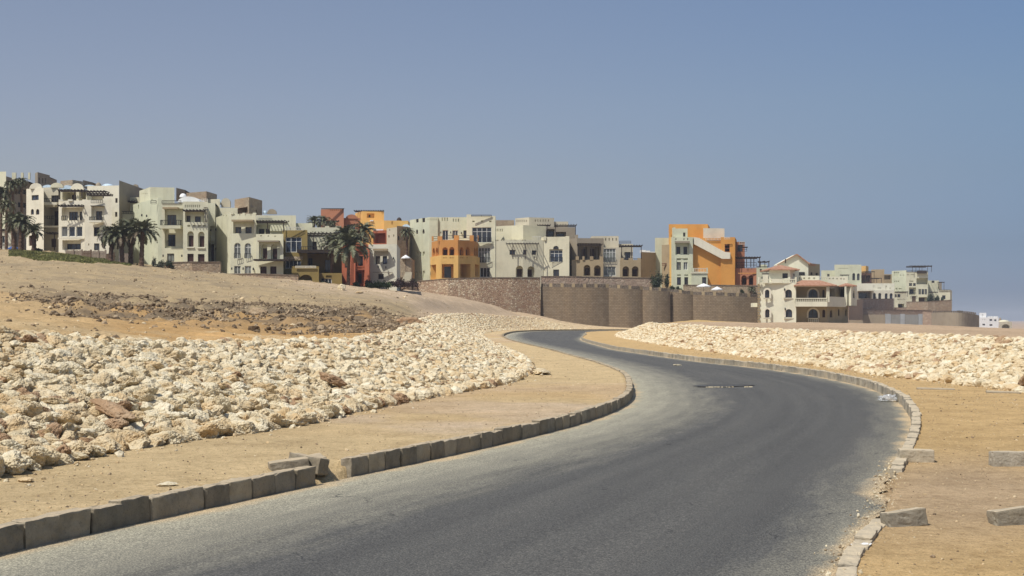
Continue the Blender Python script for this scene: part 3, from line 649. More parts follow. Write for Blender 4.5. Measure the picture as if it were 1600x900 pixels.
# brown blocks inside the bank
for (x, y, s, lb, sd_) in ((-5.6, 20.0, .22, 'large brown slab of rock in the middle of the near rock bank', 320), (-3.7, 29.3, .26, 'flat reddish brown rock in the rock bank, halfway along', 321), (12.4, 34.3, .24, 'dark brown rock at the toe of the right rock bank by the border', 322)):
    me = rock_mesh('brown_rock', 4, sd_, M['rock3']); o = bpy.data.objects.new('brown_rock', me); COL.objects.link(o)
    o.location = (x, y, gz(x, y) + .22); o.scale = (s * 1.3, s * .9, s * .8); o.rotation_euler = (.2, .35, sd_); tag(o, lb, 'rock')
# broken shale and clods on the hill, pebbles on the verges
def scatter(name, n, gen, sizes, mats, label, cat, lod=1, sub=None, lift=.15):
    P = gen(n); n = len(P); z = height(P[:, 0], P[:, 1]); s = sizes(n, P); E = np.stack([rng.normal(0, .5, n), rng.normal(0, .5, n), rng.uniform(0, 6.28, n)], -1); Rx = euler_mats(E)
    VV, FF, MM = [], [], []; of = 0; mi_ = rng.integers(0, len(mats), n)
    for vi in range(10):
        sel = np.arange(vi, n, 10)
        if len(sel) == 0: continue
        bv, bf = LOD[lod][vi]
        Q_ = np.einsum('nij,vj->nvi', Rx[sel], bv) * s[sel][:, None, None] + np.stack([P[sel, 0], P[sel, 1], z[sel] + s[sel] * lift], -1)[:, None]
        VV.append(Q_.reshape(-1, 3)); FF.append((bf[None] + (np.arange(len(sel)) * len(bv))[:, None, None] + of).reshape(-1, 3)); MM.append(np.repeat(mi_[sel], len(bf))); of += len(sel) * len(bv)
    me = np_mesh(name, np.concatenate(VV), np.concatenate(FF), [M[m] for m in mats], np.concatenate(MM))
    o = bpy.data.objects.new(name, me); COL.objects.link(o); tag(o, label, cat, None, 'stuff'); return o
def gen_band(n):
    Y = rng.uniform(45, 125, n * 6); t = rng.uniform(-.36, -.06, n * 6); X = t * Y
    k = rng.random(n * 6) < band(X, Y) * np.clip(0.30 + 5 * fbm(X, Y, 0.16, 4, 60), 0.05, 1); return np.stack([X, Y], -1)[k][:n]
scatter('broken_shale', 26000, gen_band, lambda n, P: np.clip(rng.lognormal(math.log(.055), .55, n), .02, .24), ['clod', 'clod', 'clod2'], 'broken dark shale lying across the slope of the hill', 'shale', 1)
def gen_hill(n):
    Y = rng.uniform(0, 1, n * 3) ** .8 * 215 + 22; t = rng.uniform(-.40, -.03, n * 3); X = t * Y; dl = (tL(Y) - X) / np.hypot(1, slope(tL, Y))
    k = (dl > 5.2) & (Y < 262) & (rng.random(n*3) < np.clip(.45 + 2.5 * fbm(X, Y, 0.2, 3, 61), .05, 1)); return np.stack([X, Y], -1)[k][:n]
scatter('hill_stones', 6500, gen_hill, lambda n, P: np.clip(rng.lognormal(math.log(.032), .6, n), .01, .2) * np.interp(P[:, 1], [20, 200], [.8, 1.6]), ['clod2', 'rock2', 'clod', 'rock0'], 'small stones and clods strewn over the hill', 'stones', 1)
def gen_verge(n):
    Y = 9 + 75 * rng.random(n * 3) ** 1.6; L_ = rng.random(n * 3) < .35
    X = np.where(L_, xL(Y) - .3 - rng.random(n*3) * np.maximum(tL(Y) * -1 + xL(Y), .5), xR(Y) + .25 + rng.random(n*3) * np.maximum(tR(Y) - xR(Y), .5))
    k = np.abs(X / Y) < .42; return np.stack([X, Y], -1)[k][:n]
scatter('verge_gravel', 15000, gen_verge, lambda n, P: np.clip(rng.lognormal(math.log(.0075), .5, n), .003, .035), ['rock0', 'rock2', 'clod2', 'clod'], 'fine gravel strewn over the sandy verges', 'gravel', 1)
def gen_edge(n):
    Y = 9.5 + 9 * rng.random(n); X = xR(Y) + rng.normal(0.02, .10, n) ; return np.stack([X, Y], -1)
def gen_toe(n):
    Y = 12 + 60 * rng.random(n) ** 1.5; s_ = rng.random(n) < .6; X = np.where(s_, tL(Y) + np.abs(rng.normal(0, .35, n)), tR(Y) - np.abs(rng.normal(0, .35, n))); return np.stack([X, Y], -1)
scatter('toe_chips', 420, gen_toe, lambda n, P: np.clip(rng.lognormal(math.log(.028), .5, n), .01, .1), ['rock0', 'rock1', 'rock2'], 'chips of limestone fallen at the foot of the rock banks', 'stones', 1)
scatter('crumbled_edge', 800, gen_edge, lambda n, P: np.clip(rng.lognormal(math.log(.009), .5, n), .004, .03), ['rock1', 'rock0', 'clod2'], 'crumbled pale rubble along the near right edge of the asphalt', 'gravel', 1)
# ------------------------------------------------------------------ building kit
CR = {1: (0, 250, 5.296), 2: (180, 270, 5.296), 3: (320, 290, 5.622), 4: (440, 310, 6.0), 5: (620, 320, 5.0), 6: (760, 320, 4.5), 7: (1000, 330, 4.735), 8: (1160, 380, 6.427), 9: (1300, 400, 5.333)}
WR = random.Random(77)
M['glassm'] = mk_glass('grey_window_glass', (0.05, 0.06, 0.07), .05); M['curt2'] = mk_glass('dim_curtained_glass', (0.09, 0.09, 0.08), .15)
class House:
    """a building measured off the plan: u,v are elevation measurements, Y the distance of that wall in metres"""
    def __init__(s, name, label, cat, crop, u, Y, group=None, vbase=None, dy=0.0):
        s.dy = dy; Y += dy; s.c = CR[crop]; s.root = empty(name, (wx(s.U(u), Y), Y, 0 if vbase is None else wz(s.V(vbase), Y)), label, cat, group)
    def crop(s, k): s.c = CR[k]; return s
    def U(s, u): return s.c[0] + u / s.c[2]
    def V(s, v): return s.c[1] + v / s.c[2]
    def x(s, u, Y): return wx(s.U(u), Y)
    def z(s, v, Y): return wz(s.V(v), Y)
    # ---- walls with real openings
    def window(s, P0, d, n, off, a0, a1, z0, z1, arch, frame, glass, cols):
        m = MB(); t = 0.09; dn = off
        if glass == 'glass': glass = WR.choice(['glass', 'glass', 'glass', 'glassm', 'glassb', 'curt2'])
        def W(a, z, dp): return (P0[0] + d[0]*a - n[0]*dp, P0[1] + d[1]*a - n[1]*dp, z)
        def bx(a, b, c, e, dp0, dp1):
            p = [W(a, c, dp0), W(b, c, dp0), W(b, c, dp1), W(a, c, dp1), W(a, e, dp0), W(b, e, dp0), W(b, e, dp1), W(a, e, dp1)]
            for f in ((0, 1, 5, 4), (4, 5, 6, 7), (0, 3, 2, 1), (0, 4, 7, 3), (1, 2, 6, 5)): m.face([p[i] for i in f])
        bx(a0, a0 + t, z0, z1, dn - .06, dn); bx(a1 - t, a1, z0, z1, dn - .06, dn)
        bx(a0 + t, a1 - t, z0, z0 + t, dn - .06, dn); bx(a0 + t, a1 - t, z1 - t, z1, dn - .06, dn)
        for k in range(1, cols):
            ac = a0 + (a1 - a0) * k / cols; bx(ac - t * .45, ac + t * .45, z0 + t, z1 - t, dn - .05, dn)
        if z1 - z0 > 2.0: zc = z0 + (z1 - z0) * .72; bx(a0 + t, a1 - t, zc - .035, zc + .035, dn - .045, dn)
        fo = m.build('window', M[frame], s.root)
        g = MB(); g.face([W(a0, z0, dn + .012), W(a1, z0, dn + .012), W(a1, z1, dn + .012), W(a0, z1, dn + .012)])
        g.build('pane', M[glass], fo)
    def sheet(s, m, P0, d, n, off, a0, a1, z0, z1, holes):
        """holes: (kind,a0,a1,z0,z1,opts)"""
        def W(a, z, dp): return (P0[0] + d[0]*a - n[0]*dp, P0[1] + d[1]*a - n[1]*dp, z)
        H = []
        for h in holes:
            k, b0, b1, c0, c1, o = h; b0 = max(b0, a0 + .01); b1 = min(b1, a1 - .01); c0 = max(c0, z0 + .01); c1 = min(c1, z1 - .01)
            if b1 - b0 > .03 and c1 - c0 > .03: H.append((k, b0, b1, c0, c1, o))
        As = sorted(set([a0, a1] + [x for h in H for x in (h[1], h[2])])); Zs = sorted(set([z0, z1] + [x for h in H for x in (h[3], h[4])]))
        for i in range(len(As) - 1):
            run = None
            for j in range(len(Zs) - 1):
                ac = (As[i] + As[i+1]) / 2; zc = (Zs[j] + Zs[j+1]) / 2
                solid = not any(h[1] < ac < h[2] and h[3] < zc < h[4] for h in H)
                if solid:
                    if run is None: run = Zs[j]
                if (not solid or j == len(Zs) - 2) and run is not None:
                    top = Zs[j+1] if solid else Zs[j]
                    m.face([W(As[i], run, off), W(As[i+1], run, off), W(As[i+1], top, off), W(As[i], top, off)]); run = None
        for k, b0, b1, c0, c1, o in H:
            kind = k.lower(); dep = o.get('dep', {'w': .18, 'a': .2, 'n': .8, 'o': 1.4, 's': .3, 'q': 1.4, 'd': .25}[kind])
            q = off + dep
            m.face([W(b0, c0, off), W(b0, c0, q), W(b0, c1, q), W(b0, c1, off)]); m.face([W(b1, c0, q), W(b1, c0, off), W(b1, c1, off), W(b1, c1, q)])
            m.face([W(b0, c0, off), W(b1, c0, off), W(b1, c0, q), W(b0, c0, q)]); m.face([W(b0, c1, q), W(b1, c1, q), W(b1, c1, off), W(b0, c1, off)])
            if kind in ('a', 'q'):
                r = (b1 - b0) / 2; rv_ = min(r, (c1 - c0) * .6); zs = c1 - rv_; N = 10; arc = [(b0 + r - r * math.cos(math.pi * t / N), zs + rv_ * math.sin(math.pi * t / N)) for t in range(N + 1)]
                for t in range(N):
                    (pa, pz), (qa, qz) = arc[t], arc[t+1]; cornr = (b0, c1) if t < N // 2 else (b1, c1)
                    m.face([W(cornr[0], cornr[1], off), W(pa, pz, off), W(qa, qz, off)])
                    m.face([W(pa, pz, off), W(pa, pz, q), W(qa, qz, q), W(qa, qz, off)])
                m.face([W(b0, c1, off), W(b0 + r, zs + rv_, off), W(b1, c1, off)])
            if kind in ('w', 'a'):
                s.window(P0, d, n, q, b0, b1, c0, c1, kind == 'a', o.get('fr', s.fr), o.get('gl', s.gl), o.get('cols', 2))
            elif kind == 'd':
                g = MB(); g.face([W(b0, c0, q), W(b1, c0, q), W(b1, c1, q), W(b0, c1, q)]); g.build('door', M[o.get('gl', 'shut')], s.root)
            elif kind == 'n':
                s.sheet(m, P0, d, n, q, b0, b1, c0, c1, o.get('kids', []))
            else:
                m.face([W(b0, c0, q), W(b1, c0, q), W(b1, c1, q), W(b0, c1, q)])
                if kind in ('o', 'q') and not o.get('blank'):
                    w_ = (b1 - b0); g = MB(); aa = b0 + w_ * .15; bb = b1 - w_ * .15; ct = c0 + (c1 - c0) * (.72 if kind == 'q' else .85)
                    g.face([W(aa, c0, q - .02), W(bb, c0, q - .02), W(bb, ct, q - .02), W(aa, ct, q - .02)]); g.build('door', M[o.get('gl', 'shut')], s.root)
    fr = 'dframe'; gl = 'glass'; dy = 0.0
    def block(s, chain, vt, vb, mat, holes=(), depth=9, name='wall', right=None, drop=0.0, vts=None):
        chain = [(u, Y + s.dy) for u, Y in chain]; Ym = sum(c[1] for c in chain) / len(chain); zt = s.z(vt, Ym); zb = s.z(vb, Ym) - drop
        P = [(s.x(u, Y), Y) for u, Y in chain]; m = MB()
        for i in range(len(P) - 1):
            P0, P1 = P[i], P[i+1]; L = math.hypot(P1[0]-P0[0], P1[1]-P0[1]); d = ((P1[0]-P0[0])/L, (P1[1]-P0[1])/L); n = (d[1], -d[0])
            u0, u1 = chain[i][0], chain[i+1][0]
            def hit(u):
                k = (s.U(u) - 800) / F; den = d[0] - k * d[1]; return (k * P0[1] - P0[0]) / den
            def conv(hs):
                out = []
                for h in hs:
                    k, hu0, hv0, hu1, hv1 = h[:5]; o = dict(h[5]) if len(h) > 5 else {}
                    a0, a1 = hit(hu0), hit(hu1); Yh = P0[1] + d[1] * (a0 + a1) / 2
                    if 'kids' in o: o['kids'] = conv(o['kids'])
                    out.append((k, a0, a1, s.z(hv1, Yh), s.z(hv0, Yh), o))
                return out
            hs = [h for h in holes if u0 <= (h[1] + h[3]) / 2 < u1]
            s.sheet(m, P0, d, n, 0, 0, L, zb, zt, conv(hs))
        xl, yl = P[0]; xr, yr = P[-1]; B = max(yl, yr) + depth; xb = xl + (B - yl) * (xl / yl + .01) if xl > 22 else xl
        br = ((max(xr, xb + .3) if xr > -22 else xr * B / yr - .01 * (B - yr)), B) if right is None else (s.x(right[0], right[1]), right[1])
        m.face([(xr, yr, zb), (br[0], br[1], zb), (br[0], br[1], zt), (xr, yr, zt)])
        m.face([(xb, B, zb), (xl, yl, zb), (xl, yl, zt), (xb, B, zt)])
        m.face([(br[0], br[1], zb), (xb, B, zb), (xb, B, zt), (br[0], br[1], zt)])
        m.face([(x_, y_, zt) for x_, y_ in P] + [(br[0], br[1], zt), (xb, B, zt)])
        return m.build(name, M[mat], s.root)
    # ---- things fixed to walls
    def slab(s, u0, u1, v0, v1, Y, out, mat, name='ledge'):
        Y = Y + s.dy; m = MB(); m.box(s.x(u0, Y), s.x(u1, Y), Y - out, Y + .05, s.z(v1, Y), s.z(v0, Y)); return m.build(name, M[mat], s.root)
    def rail(s, u0, u1, v0, v1, Y, out=0.1, mat='iron', step=.28, name='railing', sides=True, bars=False):
        Y = Y + s.dy; m = MB(); x0, x1, z0, z1 = s.x(u0, Y), s.x(u1, Y), s.z(v1, Y), s.z(v0, Y); y = Y - out; t = .035
        m.box(x0, x1, y - .04, y + .04, z1 - .08, z1); m.box(x0, x1, y - .03, y + .03, z0 + .02, z0 + .07)
        n = max(2, int((x1 - x0) / step))
        if bars:
            m.box(x0, x1, y - .03, y + .03, (z0+z1)/2 - .04, (z0+z1)/2 + .04); n = max(1, int((x1 - x0) / 1.6))
        for k in range(n + 1):
            xx = x0 + (x1 - x0) * k / n; m.box(xx - t, xx + t, y - .025, y + .025, z0 + .07, z1 - .08)
        if sides and out > .4:
            for xx in (x0, x1):
                m.box(xx - .03, xx + .03, y + .04, Y, z1 - .07, z1 - .005)
                for q in range(1, int(out / .3)): m.box(xx - .02, xx + .02, y + q*.3, y + q*.3 + .04, z0, z1 - .07)
        return m.build(name, M[mat], s.root)
    def pergola(s, u0, u1, v0, Y, out, vpost=None, mat='dark', posts=(), step=.5, name='pergola', th=.18):
        Y = Y + s.dy; m = MB(); x0, x1, z = s.x(u0, Y), s.x(u1, Y), s.z(v0, Y)
        m.box(x0, x1, Y - out, Y - out + .14, z - th, z); m.box(x0, x1, Y - .14, Y - .02, z - th, z)
        n = max(2, int((x1 - x0) / step))
        for k in range(n + 1):
            xx = x0 + (x1 - x0) * k / n; m.box(xx - .05, xx + .05, Y - out - .25, Y, z + .003, z + .14)
        for u in posts:
            xx = s.x(u, Y); m.box(xx - .07, xx + .07, Y - out + .003, Y - out + .137, s.z(vpost, Y), z - th)
        return m.build(name, M[mat], s.root)
    def gable(s, u0, u1, vt, vb, Y, mat, th=.5, name='rounded_gable'):
        Y = Y + s.dy; m = MB(); x0, x1, zt, zb = s.x(u0, Y), s.x(u1, Y), s.z(vt, Y), s.z(vb, Y); r = (x1 - x0) / 2; cx_ = (x0 + x1) / 2; rv_ = min(r, zt - zb)
        N = 14; arc = [(x1, zb)] + [(cx_ + r * math.cos(math.pi * k / N), zt - rv_ + rv_ * math.sin(math.pi * k / N)) for k in range(N + 1)] + [(x0, zb)]
        m.face([(x, Y, z) for x, z in arc][::-1]); m.face([(x, Y + th, z) for x, z in arc])
        for i in range(len(arc) - 1): (a, b_), (c_, d_) = arc[i], arc[i+1]; m.face([(a, Y, b_), (a, Y + th, b_), (c_, Y + th, d_), (c_, Y, d_)][::-1])
        return m.build(name, M[mat], s.root)
    def vault(s, u0, u1, vt, vb, Y, mat='blue', depth=7, name='barrel_roof'): return s.gable(u0, u1, vt, vb, Y, mat, depth, name)
    def dome(s, u, ru, vt, vb, Y, mat='blue'):
        Y = Y + s.dy; m = MB(); cx_ = s.x(u, Y); r = s.x(u + ru, Y) - cx_; zb = s.z(vb, Y); hh = s.z(vt, Y) - zb; n1, n2 = 14, 6
        for i in range(n1):
            for j in range(n2):
                def p(i, j): a = 2*math.pi*i/n1; e = math.pi/2*j/n2; return (cx_ + r*math.cos(e)*math.cos(a), Y + r + r*math.cos(e)*math.sin(a), zb + hh*math.sin(e))
                m.face([p(i, j), p(i+1, j), p(i+1, j+1), p(i, j+1)] if j < n2-1 else [p(i, j), p(i+1, j), p(i, n2)])
        return m.build('dome', M[mat], s.root, smooth=True)
    def box(s, u0, u1, v0, v1, Y, th, mat, name):
        Y = Y + s.dy; m = MB(); m.box(s.x(u0, Y), s.x(u1, Y), Y, Y + th, s.z(v1, Y), s.z(v0, Y)); return m.build(name, M[mat], s.root)
    def lamps(s, pts, Y):
        Y = Y + s.dy
        for u, v in pts:
            m = MB(); x, z = s.x(u, Y), s.z(v, Y); m.box(x - .09, x + .09, Y - .22, Y - .04, z - .22, z + .12); m.box(x - .03, x + .03, Y - .06, Y, z + .12, z + .2)
            m.build('wall_lamp', M['iron'], s.root)
    def merlons(s, us, v0, v1, Y, mat, w=None, th=.35):
        Y = Y + s.dy
        for u0, u1 in us:
            m = MB(); m.box(s.x(u0, Y), s.x(u1, Y), Y + .01, Y + th, s.z(v1, Y), s.z(v0, Y)); m.build('parapet', M[mat], s.root)
def slots(u0, u1, n, v0, v1, w=None):
    p = (u1 - u0) / n; w = w or p * .4; return [('s', u0 + p * (k + .5) - w / 2, v0, u0 + p * (k + .5) + w / 2, v1) for k in range(n)]
# ------------------------------------------------------------------ the resort houses on the hill, left to right
B_ = 'apartment_building'
h = House(B_, 'tall shaded apartment block with a finned parapet behind the palms at the far left', 'building', 1, 20, 262, vbase=745)
h.block([(-260, 262), (50, 260)], 100, 745, 'cream2', [('w', -40, 370, -10, 410), ('w', -40, 480, -10, 520)])
h.block([(50, 264), (112, 268), (240, 274)], 155, 745, 'taupe', [('w', 150, 242, 172, 282), ('w', 192, 245, 216, 285), ('w', 150, 350, 172, 392), ('w', 192, 355, 216, 396)], drop=2)  # turned-away walls: their shade is put into a darker plaster colour
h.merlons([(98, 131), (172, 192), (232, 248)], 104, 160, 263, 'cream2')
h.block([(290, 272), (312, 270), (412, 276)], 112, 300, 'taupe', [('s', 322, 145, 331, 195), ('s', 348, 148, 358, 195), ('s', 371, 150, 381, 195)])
h.block([(-260, 250), (105, 250)], 585, 745, 'pale', [('w', 15, 625, 60, 690, {'fr': 'wframe'}), ('w', -80, 625, -40, 690)], drop=2)
h.pergola(-60, 100, 580, 250, 1.2)
h.rail(-60, 60, 715, 740, 249, .3, 'rail')

h = House(B_, 'large cream apartment block with rounded gables and pale blue roofs at the left', 'building', 1, 560, 236, vbase=755)
h.block([(218, 237), (362, 235)], 235, 755, 'white', [('w', 262, 290, 320, 332), ('a', 255, 405, 280, 452), ('a', 297, 405, 325, 452), ('d', 238, 625, 268, 710)], drop=2)
h.gable(243, 348, 190, 238, 236, 'white')
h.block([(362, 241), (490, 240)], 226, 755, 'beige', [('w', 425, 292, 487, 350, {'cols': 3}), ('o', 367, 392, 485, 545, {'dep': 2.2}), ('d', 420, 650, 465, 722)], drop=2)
h.gable(415, 522, 188, 228, 240, 'cream'); h.slab(360, 492, 355, 376, 240, 1.4, 'white', 'balcony'); h.rail(364, 488, 322, 355, 240, 1.3)
h.rail(368, 486, 462, 490, 240, .2); h.slab(362, 492, 545, 560, 240, .5, 'white'); h.pergola(410, 484, 608, 240, 1.5, 750, posts=(474,))
h.vault(350, 440, 205, 228, 243); h.vault(515, 600, 208, 240, 243)
h.block([(485, 231), (700, 230)], 336, 755, 'white', [('n', 510, 392, 682, 500, {'dep': .9, 'kids': [('w', 547, 425, 620, 498, {'cols': 3}), ('w', 635, 425, 676, 498)]}),
  ('w', 510, 550, 559, 634, {'cols': 1, 'fr': 'wframe'}), ('w', 571, 550, 620, 634, {'cols': 1, 'fr': 'wframe'}), ('w', 631, 550, 681, 634, {'cols': 1, 'fr': 'wframe'}),
  ('n', 516, 663, 669, 742, {'dep': 1.2, 'kids': [('w', 522, 690, 664, 741, {'gl': 'glassb', 'cols': 4})]})], drop=2)
h.pergola(497, 694, 380, 230, 1.1); h.rail(510, 558, 462, 500, 230, .05); h.rail(634, 681, 462, 500, 230, .05)
h.slab(480, 700, 643, 655, 230, .15, 'white')
h.merlons([(485, 520), (560, 600), (680, 712)], 326, 340, 230.2, 'white')
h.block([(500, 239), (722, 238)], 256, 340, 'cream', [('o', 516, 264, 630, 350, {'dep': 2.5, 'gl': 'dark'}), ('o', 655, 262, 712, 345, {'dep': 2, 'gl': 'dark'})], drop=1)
h.pergola(505, 724, 256, 238, 1.6, 340, posts=(512, 640)); h.gable(583, 692, 192, 258, 240, 'white')
h.block([(700, 229.5), (925, 229)], 329, 755, 'white', [('n', 755, 380, 862, 500, {'dep': .7, 'kids': [('w', 780, 420, 831, 498)]}), ('w', 776, 556, 823, 632), ('w', 778, 690, 823, 748), ('s', 730, 690, 738, 708)], drop=2)
h.rail(752, 854, 472, 502, 229, .9); h.slab(750, 856, 503, 520, 229, 1.1, 'white', 'balcony'); h.slab(755, 862, 378, 384, 229, .5, 'dark', 'awning')
h.rail(755, 850, 328, 358, 228.9, .05); h.pergola(720, 905, 272, 236, 3.2, 330, posts=(725, 900)); h.pergola(740, 935, 292, 234, 1.4)
h.block([(722, 241), (985, 240)], 213, 755, 'white', [('o', 735, 285, 850, 350, {'dep': 1, 'blank': 1}), ('w', 954, 316, 973, 354), ('w', 952, 430, 971, 470)], drop=2, depth=12)
h.block([(986, 242), (1158, 262)], 214, 755, 'taupe', drop=2); h.gable(1098, 1142, 200, 222, 259, 'taupe')  # right wall of the white block, its shade painted as taupe
h.dome(808, 24, 183, 214, 244, 'taupe'); h.dome(880, 46, 192, 214, 244); h.vault(700, 780, 205, 216, 246); h.vault(990, 1100, 207, 220, 264, depth=3)
h.block([(500, 250), (600, 248), (685, 251)], 172, 260, 'stone2'); h.block([(686, 252), (762, 256)], 175, 240, 'stone2')
h.block([(1045, 249), (1152, 249)], 308, 755, 'cream', slots(1088, 1136, 4, 320, 345) + [('w', 1097, 388, 1128, 430)], drop=2)
h.pergola(984, 1136, 348, 249, 1.6); h.block([(1004, 244), (1148, 244)], 424, 755, 'cream', [], drop=2); h.rail(1008, 1120, 424, 446, 243.9, .05)

h = House(B_, 'pale green block with an iron balcony and two tall dark arches side by side', 'building', 2, 460, 228, vbase=845)
h.block([(200, 243), (290, 236), (490, 237)], 130, 300, 'cream2', slots(215, 270, 4, 165, 178, 4))
h.block([(148, 243), (355, 229), (385, 229)], 225, 860, 'sage', [('s', 188, 265, 196, 300), ('s', 300, 200, 310, 225)], drop=3)
h.lamps([(222, 350), (262, 355), (398, 685), (553, 685), (668, 688), (756, 694)], 228.6)
h.block([(385, 229), (562, 229)], 252, 845, 'cream2', [('n', 410, 296, 562, 622, {'dep': .55, 'kids': [('w', 424, 346, 499, 432, {'cols': 3}), ('w', 430, 508, 492, 607, {'gl': 'glassb'})]}), ('w', 430, 668, 488, 735, {'gl': 'curt'})], drop=3)
h.slab(406, 530, 288, 302, 229, 1.2, 'tan', 'awning'); h.slab(390, 558, 440, 466, 229, 1.5, 'cream2', 'balcony'); h.rail(393, 554, 395, 440, 229, 1.45)
h.rail(430, 492, 562, 607, 229.5, .05); h.rail(296, 341, 228, 260, 229, .1, 'dark', bars=True); h.rail(388, 546, 228, 256, 229, .1, 'dark', bars=True)
h.block([(562, 227), (768, 227)], 238, 845, 'cream2', slots(572, 706, 8, 264, 286, 6) + [('n', 578, 316, 738, 408, {'dep': .8, 'kids': [('w', 581, 352, 614, 406), ('w', 650, 357, 699, 406)]}),
  ('q', 597, 483, 650, 612, {'dep': .5}), ('q', 686, 487, 739, 614, {'dep': .5}), ('d', 597, 670, 649, 738), ('d', 684, 672, 739, 738)] + [('s', 598 + 43 * k, 432, 622 + 43 * k, 446) for k in range(4)], drop=3)
h.pergola(576, 742, 314, 227, 1.2); h.rail(736, 764, 285, 410, 226.9, .05, 'dark', step=.5); h.slab(592, 655, 614, 622, 227, .2, 'white'); h.slab(680, 745, 617, 626, 227, .2, 'white')
h.vault(515, 700, 196, 245, 233, 'chalk', 6); h.dome(555, 30, 168, 200, 236, 'chalk'); h.rail(712, 766, 216, 246, 228, .1, 'rail', bars=True)
h.block([(505, 246), (578, 250)], 133, 240, 'stone2'); h.block([(590, 248), (755, 245), (842, 251)], 166, 250, 'stone2')
h.block([(768, 238), (828, 238)], 250, 845, 'cream2', [('o', 772, 560, 820, 735, {'dep': 1.5}), ('n', 785, 440, 822, 590, {'dep': .6, 'kids': []})], drop=3)
h.rail(785, 820, 525, 582, 238, .3, 'rail')

h = House(B_, 'pale cream block with pairs of arched windows and a square stone tower on its roof', 'building', 3, 400, 226, vbase=790)
h.block([(78, 240), (228, 227)], 262, 800, 'cream2', slots(130, 200, 3, 258, 270, 6), drop=3)
h.lamps([(55, 388), (98, 385), (97, 553)], 238); h.lamps([(238, 727), (338, 727), (427, 730)], 226)
h.block([(225, 226.5), (450, 226)], 248, 780, 'cream2', slots(235, 430, 4, 252, 262, 8) + [('n', 250, 318, 430, 420, {'dep': .4, 'kids': [('w', 260, 362, 314, 418), ('w', 350, 362, 405, 420)]}),
  ('a', 258, 503, 315, 640, {'cols': 2, 'gl': 'curt', 'fr': 'wframe'}), ('a', 350, 505, 406, 640, {'cols': 2, 'gl': 'curt', 'fr': 'wframe'}), ('w', 257, 705, 315, 775, {'gl': 'curt', 'fr': 'wframe'}), ('w', 350, 705, 407, 776, {'gl': 'curt', 'fr': 'wframe'})], drop=3)
h.slab(246, 434, 303, 318, 226, 1.1, 'tan', 'awning'); h.rail(259, 314, 592, 640, 226, .12); h.rail(351, 405, 594, 640, 226, .12)
h.merlons([(228, 250), (330, 350), (420, 452)], 238, 252, 226.3, 'cream2')
h.block([(0, 246), (132, 245)], 120, 400, 'cream', [('w', 58, 178, 72, 194), ('w', 80, 178, 94, 194)], drop=3); h.block([(132, 243), (288, 243)], 195, 300, 'cream')
h.gable(144, 224, 110, 190, 247, 'beige'); h.vault(92, 150, 120, 150, 249)
h.block([(262, 246), (388, 241), (504, 248)], 118, 260, 'stone2', [('o', 290, 192, 376, 243, {'dep': 1.5, 'blank': 1}), ('a', 425, 206, 462, 250)])
h.block([(440, 236), (800, 236)], 262, 600, 'cream2', [('n', 456, 345, 574, 425, {'dep': .5, 'kids': [('w', 470, 378, 520, 424), ('w', 530, 378, 570, 424)]}), ('s', 730, 308, 742, 320)], drop=1)
h.rail(456, 574, 260, 298, 235.8, .05, 'rail'); h.pergola(455, 722, 320, 236, 2.6, 420, posts=(460, 575, 715)); h.slab(575, 720, 385, 400, 236, .4, 'cream2')
h.block([(450, 225.5), (690, 225)], 425, 780, 'cream2', [('s', 488, 436, 500, 446), ('s', 552, 438, 563, 448), ('s', 612, 440, 622, 450), ('n', 475, 490, 660, 645, {'dep': .45, 'kids': [('q', 487, 512, 541, 643, {'dep': .6}), ('q', 573, 515, 629, 645, {'dep': .6})]}),
  ('d', 486, 710, 543, 775), ('d', 574, 710, 629, 775)], drop=3)
h.slab(472, 658, 484, 496, 225, .9, 'taupe', 'awning'); h.slab(448, 760, 650, 664, 225, 2.2, 'dark', 'awning')
h.dome(525, 20, 218, 245, 246); h.gable(548, 630, 205, 250, 246, 'taupe'); h.block([(720, 244), (945, 244)], 330, 600, 'cream2')

h = House(B_, 'dark olive building with a dark wooden balcony deck and an arch at its foot', 'building', 4, 250, 230, vbase=790)
h.block([(8, 234), (242, 233)], 298, 700, 'olive', [('w', 36, 365, 186, 505, {'cols': 3, 'fr': 'wframe', 'gl': 'glassb'}), ('w', 34, 580, 182, 655, {'cols': 4, 'fr': 'wframe', 'gl': 'glassb'})], drop=2)
h.rail(40, 205, 268, 300, 232.9, .05, 'rail'); h.block([(8, 232.6), (200, 232.6)], 545, 575, 'stone', depth=.3, name='stone_band')
h.block([(242, 238), (560, 238)], 272, 700, 'cream2', slots(280, 410, 5, 308, 322, 6) + [('w', 288, 405, 330, 490), ('w', 430, 380, 475, 440)], drop=1); h.merlons([(407, 445), (505, 558)], 258, 275, 238, 'cream2')
h.pergola(232, 556, 338, 238, 4.0, 460, posts=(238, 332, 550), step=.6); h.slab(180, 480, 492, 520, 236, 4.2, 'dark', 'balcony_deck'); h.rail(186, 480, 450, 492, 232, .2, 'dark', step=.35)
h.block([(190, 236), (565, 236)], 520, 760, 'olive2', [('w', 405, 575, 467, 690, {'gl': 'glassb'}), ('w', 250, 560, 290, 640)], drop=2)
h.block([(95, 226), (350, 226)], 636, 790, 'olive', [('q', 166, 715, 286, 786, {'dep': 1.5, 'blank': 1})], drop=3, depth=7); h.rail(130, 322, 632, 654, 225.8, .05, 'rail', bars=True)
h.block([(352, 231), (566, 231)], 700, 810, 'olive', [('w', 372, 750, 402, 806, {'gl': 'glassb'}), ('w', 404, 750, 470, 808, {'fr': 'wframe'}), ('s', 415, 722, 470, 742)], drop=3)

